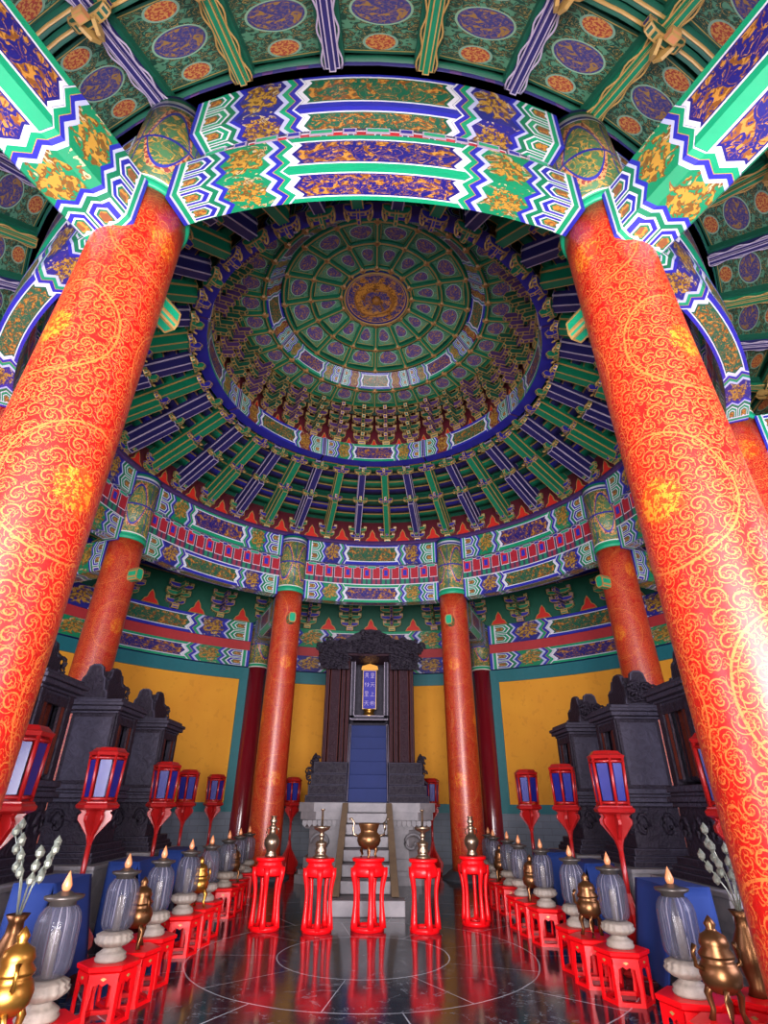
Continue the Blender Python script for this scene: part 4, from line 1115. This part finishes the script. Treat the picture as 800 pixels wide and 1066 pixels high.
def censer(m, s_=1., name='lidded_censer'):
    r = empty(name)
    a = MB(); a.lathe([(.001, .13), (.06, .14), (.105, .18), (.115, .23), (.10, .275), (.085, .29), (.095, .305)], m, 28); a.build('bowl', r)
    a = MB(); a.lathe([(.096, .306), (.10, .32), (.075, .35), (.085, .37), (.07, .41), (.035, .43), (.025, .445), (.035, .465), (.018, .49), (.0005, .51)], m, 28); a.build('lid', r)
    for k in range(3):
        t = k*2*PI/3+.5; a = MB(); c_, s1 = math.cos(t), math.sin(t)
        a.tube([(.06*c_, .06*s1, .19), (.10*c_, .10*s1, .12), (.085*c_, .085*s1, .05), (.105*c_, .105*s1, .0)], [.03, .022, .014, .02], m, 8); a.build('leg', r)
    for sg in (-1, 1):
        a = MB(); a.tube([(0, sg*.1, .25), (0, sg*.15, .27), (0, sg*.155, .33), (0, sg*.135, .37)], [.012, .014, .012, .016], m, 7); a.build('handle', r)
    return r
cen = censer(mt['bronze']); cenb = censer(mt['brass'])
for q in (cen, cenb): pass
STL = []   # (x, y, kind)
LG = [(-1.87, -4.62), (-1.9, -3.2), (-1.95, -2.05), (-1.98, -.95), (-2.02, .15), (-2.06, 1.35), (-2.1, 2.3)]
def words(i, n_): return ('nearest', 'second', 'third', 'fourth', 'fifth', 'sixth', 'seventh', 'eighth')[i]
left = [(-1.84, -4.56, 'lamp'), (-1.80, -5.02, 'brass'), (-1.98, -3.22, 'lamp'), (-1.96, -2.80, 'cens'), (-1.98, -2.30, 'lamp'), (-2.03, -1.18, 'lamp'), (-2.0, -.75, 'brass'), (-2.02, -.28, 'lamp'),
        (-2.08, 1.0, 'lamp'), (-2.08, 1.5, 'cens'), (-2.12, 2.0, 'lamp'), (-2.14, 2.9, 'lamp')]
right = [(2.18, -4.08, 'lamp'), (2.12, -4.62, 'cens'), (2.26, -2.73, 'lamp'), (2.18, -2.28, 'cens'), (2.2, -1.82, 'lamp'), (2.22, -.62, 'lamp'), (2.18, -.18, 'cens'), (2.16, .28, 'lamp'),
         (2.24, 1.35, 'lamp'), (2.2, 1.8, 'cens'), (2.2, 2.25, 'lamp'), (2.28, 3.1, 'lamp')]
use = dict(lamp=True, cens=True, brass=True, stool=True)
thing_n = {'lamp': 'ribbed glass lamp on cream base', 'cens': 'lidded bronze tripod censer', 'brass': 'shiny brass lidded tripod censer'}
for side, lst in (('left', left), ('right', right)):
    lst = sorted(lst, key=lambda q: q[1]); cnt = {}
    for i, (x_, y_, kd) in enumerate(lst):
        o = stool if use['stool'] else copy_tree(stool); use['stool'] = False
        o.location = (x_, y_, 0); o.rotation_euler[2] = .25*(1 if x_ < 0 else -1)
        ordn = ('first', 'second', 'third', 'fourth', 'fifth', 'sixth', 'seventh', 'eighth', 'ninth', 'tenth', 'eleventh', 'twelfth')
        tag(o, f"small red six legged stool, {ordn[i]} from the front in {side} row", 'stool', 'small red stools')
        src = {'lamp': lamp, 'cens': cen, 'brass': cenb}[kd]
        o = src if use[kd] else copy_tree(src); use[kd] = False
        o.location = (x_, y_, .361); o.rotation_euler[2] = random.random()*6
        cnt[kd] = cnt.get(kd, -1)+1
        tag(o, f"{thing_n[kd]}, {ordn[cnt[kd]]} from the front in {side} row", 'lamp' if kd == 'lamp' else 'censer', 'glass lamps on red stools' if kd == 'lamp' else 'censers on red stools')

# wire sprigs standing in vases beside the nearest lamps
def sprig():
    r = empty('wire_sprig_vase')
    a = MB(); a.lathe([(.07, 0), (.05, .05), (.08, .16), (.1, .26), (.05, .36), (.045, .42), (.07, .46)], mt['bronze'], 20); a.build('vase', r)
    rnd = random.Random(4)
    for k in range(7):
        t = k*.9; L = .35+.2*rnd.random(); ex = .12+.1*rnd.random(); a = MB()
        p = [(0, 0, .4), (ex*.3*math.cos(t), ex*.3*math.sin(t), .4+L*.5), (ex*math.cos(t), ex*math.sin(t), .4+L)]
        a.tube(p, [.006, .005, .004], mt['wire'], 5)
        for q in (.6, .8, 1.): a.lathe([(.001, 0), (.022, .02), (.026, .045), (.001, .08)], mt['wire'], 8, c=(ex*q*math.cos(t), ex*q*math.sin(t), .38+L*q))
        a.build('sprig', r)
    return r
sg1 = sprig(); sg1.location = (-2.2, -4.35, .361)
tag(sg1, 'vase of wire sprigs on red stool beside nearest left lamp', 'vase', 'vases of wire sprigs')
sg2 = copy_tree(sg1, (2.62, -4.1, .361), 1.0, 'vase of wire sprigs on red stool beside nearest right lamp')
for sgo in (sg1, sg2):
    o = copy_tree(stool, (sgo.location.x, sgo.location.y, 0), .2); tag(o, 'small red stool under the wire sprig vase on the '+('left' if sgo.location.x < 0 else 'right'), 'stool', 'small red stools')

# ================================================================ tall red stands with the altar bronzes
tall = frame_stand('tall_red_stand', .80, .185, 8, lambda s_: .12*math.exp(-((s_-.1)/.16)**2)-.06*math.sin(PI*s_)**2-.02, .045, mt['redlac'], .13)
# five legs read better: thin the ring to five
ch = [c for c in tall.children if c.name.startswith('leg')]
for c in ch:
    k = ch.index(c)
    if k >= 5: bpy.data.objects.remove(c)
    else: c.rotation_euler[2] = k*2*PI/5-k*2*PI/8
TX = [(-1.30, .12), (-.61, .01), (.04, .12), (.78, .03), (1.53, .5)]
tn = ('leftmost', 'second from the left', 'centre', 'second from the right', 'rightmost')
for k, (x_, y_) in enumerate(TX):
    o = tall if k == 0 else copy_tree(tall); o.location = (x_, y_, 0); o.rotation_euler[2] = -PI/2+.1*k
    if k == 2: o.scale = (1.14, 1.14, 1)
    tag(o, f"tall bright red openwork stand, {tn[k]} of the five in front", 'stand', 'tall red stands before the throne')
vz = empty('bronze_vase'); a = MB()
a.lathe([(.075, 0), (.08, .02), (.06, .05), (.065, .08), (.10, .14), (.105, .19), (.08, .24), (.045, .27), (.04, .33), (.055, .36), (.03, .375), (.035, .4), (.055, .43), (.03, .455), (.035, .475), (.045, .48), (.04, .49)], mt['nickel'], 28); a.build('body', vz)
for sg in (-1, 1):
    a = MB(); a.tube([(sg*.06, 0, .25), (sg*.085, 0, .29), (sg*.075, 0, .335), (sg*.05, 0, .34)], .009, mt['nickel'], 6); a.build('handle', vz)
cs = empty('bronze_candlestick'); a = MB()
a.lathe([(.10, 0), (.10, .02), (.07, .04), (.075, .06), (.08, .09), (.06, .12), (.075, .15), (.075, .18), (.03, .2), (.028, .25), (.045, .265), (.028, .28), (.03, .3), (.1, .33), (.115, .36), (.11, .37), (.02, .37)], mt['nickel'], 28); a.build('base', cs)
a = MB(); a.lathe([(.016, .37), (.014, .55), (.02, .56), (.03, .57), (.03, .58)], mt['nickel'], 12); a.build('spike', cs)
dg = empty('bronze_tripod_censer'); a = MB()
a.lathe([(.001, .09), (.08, .1), (.14, .14), (.165, .2), (.155, .26), (.115, .3), (.12, .33), (.145, .39), (.145, .41), (.12, .41), (.11, .33)], mt['bronze'], 32); a.build('bowl', dg)
for k in range(3):
    t = -PI/2+k*2*PI/3; a = MB(); c_, s1 = math.cos(t), math.sin(t)
    a.tube([(.09*c_, .09*s1, .14), (.12*c_, .12*s1, .08), (.10*c_, .10*s1, .03), (.12*c_, .12*s1, 0)], [.035, .024, .016, .02], mt['bronze'], 8); a.build('leg', dg)
for sg in (-1, 1):
    a = MB(); a.tube([(sg*.14, 0, .25), (sg*.21, 0, .27), (sg*.225, 0, .34), (sg*.21, 0, .41), (sg*.25, 0, .465), (sg*.285, 0, .455)], [.018, .018, .016, .016, .016, .012], mt['nickel'], 8); a.build('handle', dg)
for o, k, lb, ct in ((vz, 0, 'bronze vase with small handles on the leftmost tall stand', 'vase'), (cs, 1, 'bronze candlestick with spike left of the central censer', 'candlestick'), (dg, 2, 'bronze tripod censer with curling handles on centre stand', 'censer')):
    o.location = (*TX[k], .801); tag(o, lb, ct, {'vase': 'bronze altar vases', 'candlestick': 'bronze candlesticks'}.get(ct))
copy_tree(cs, (*TX[3], .801), 0, 'bronze candlestick with spike right of the central censer'); copy_tree(vz, (*TX[4], .801), 0, 'bronze vase with small handles on the rightmost tall stand')
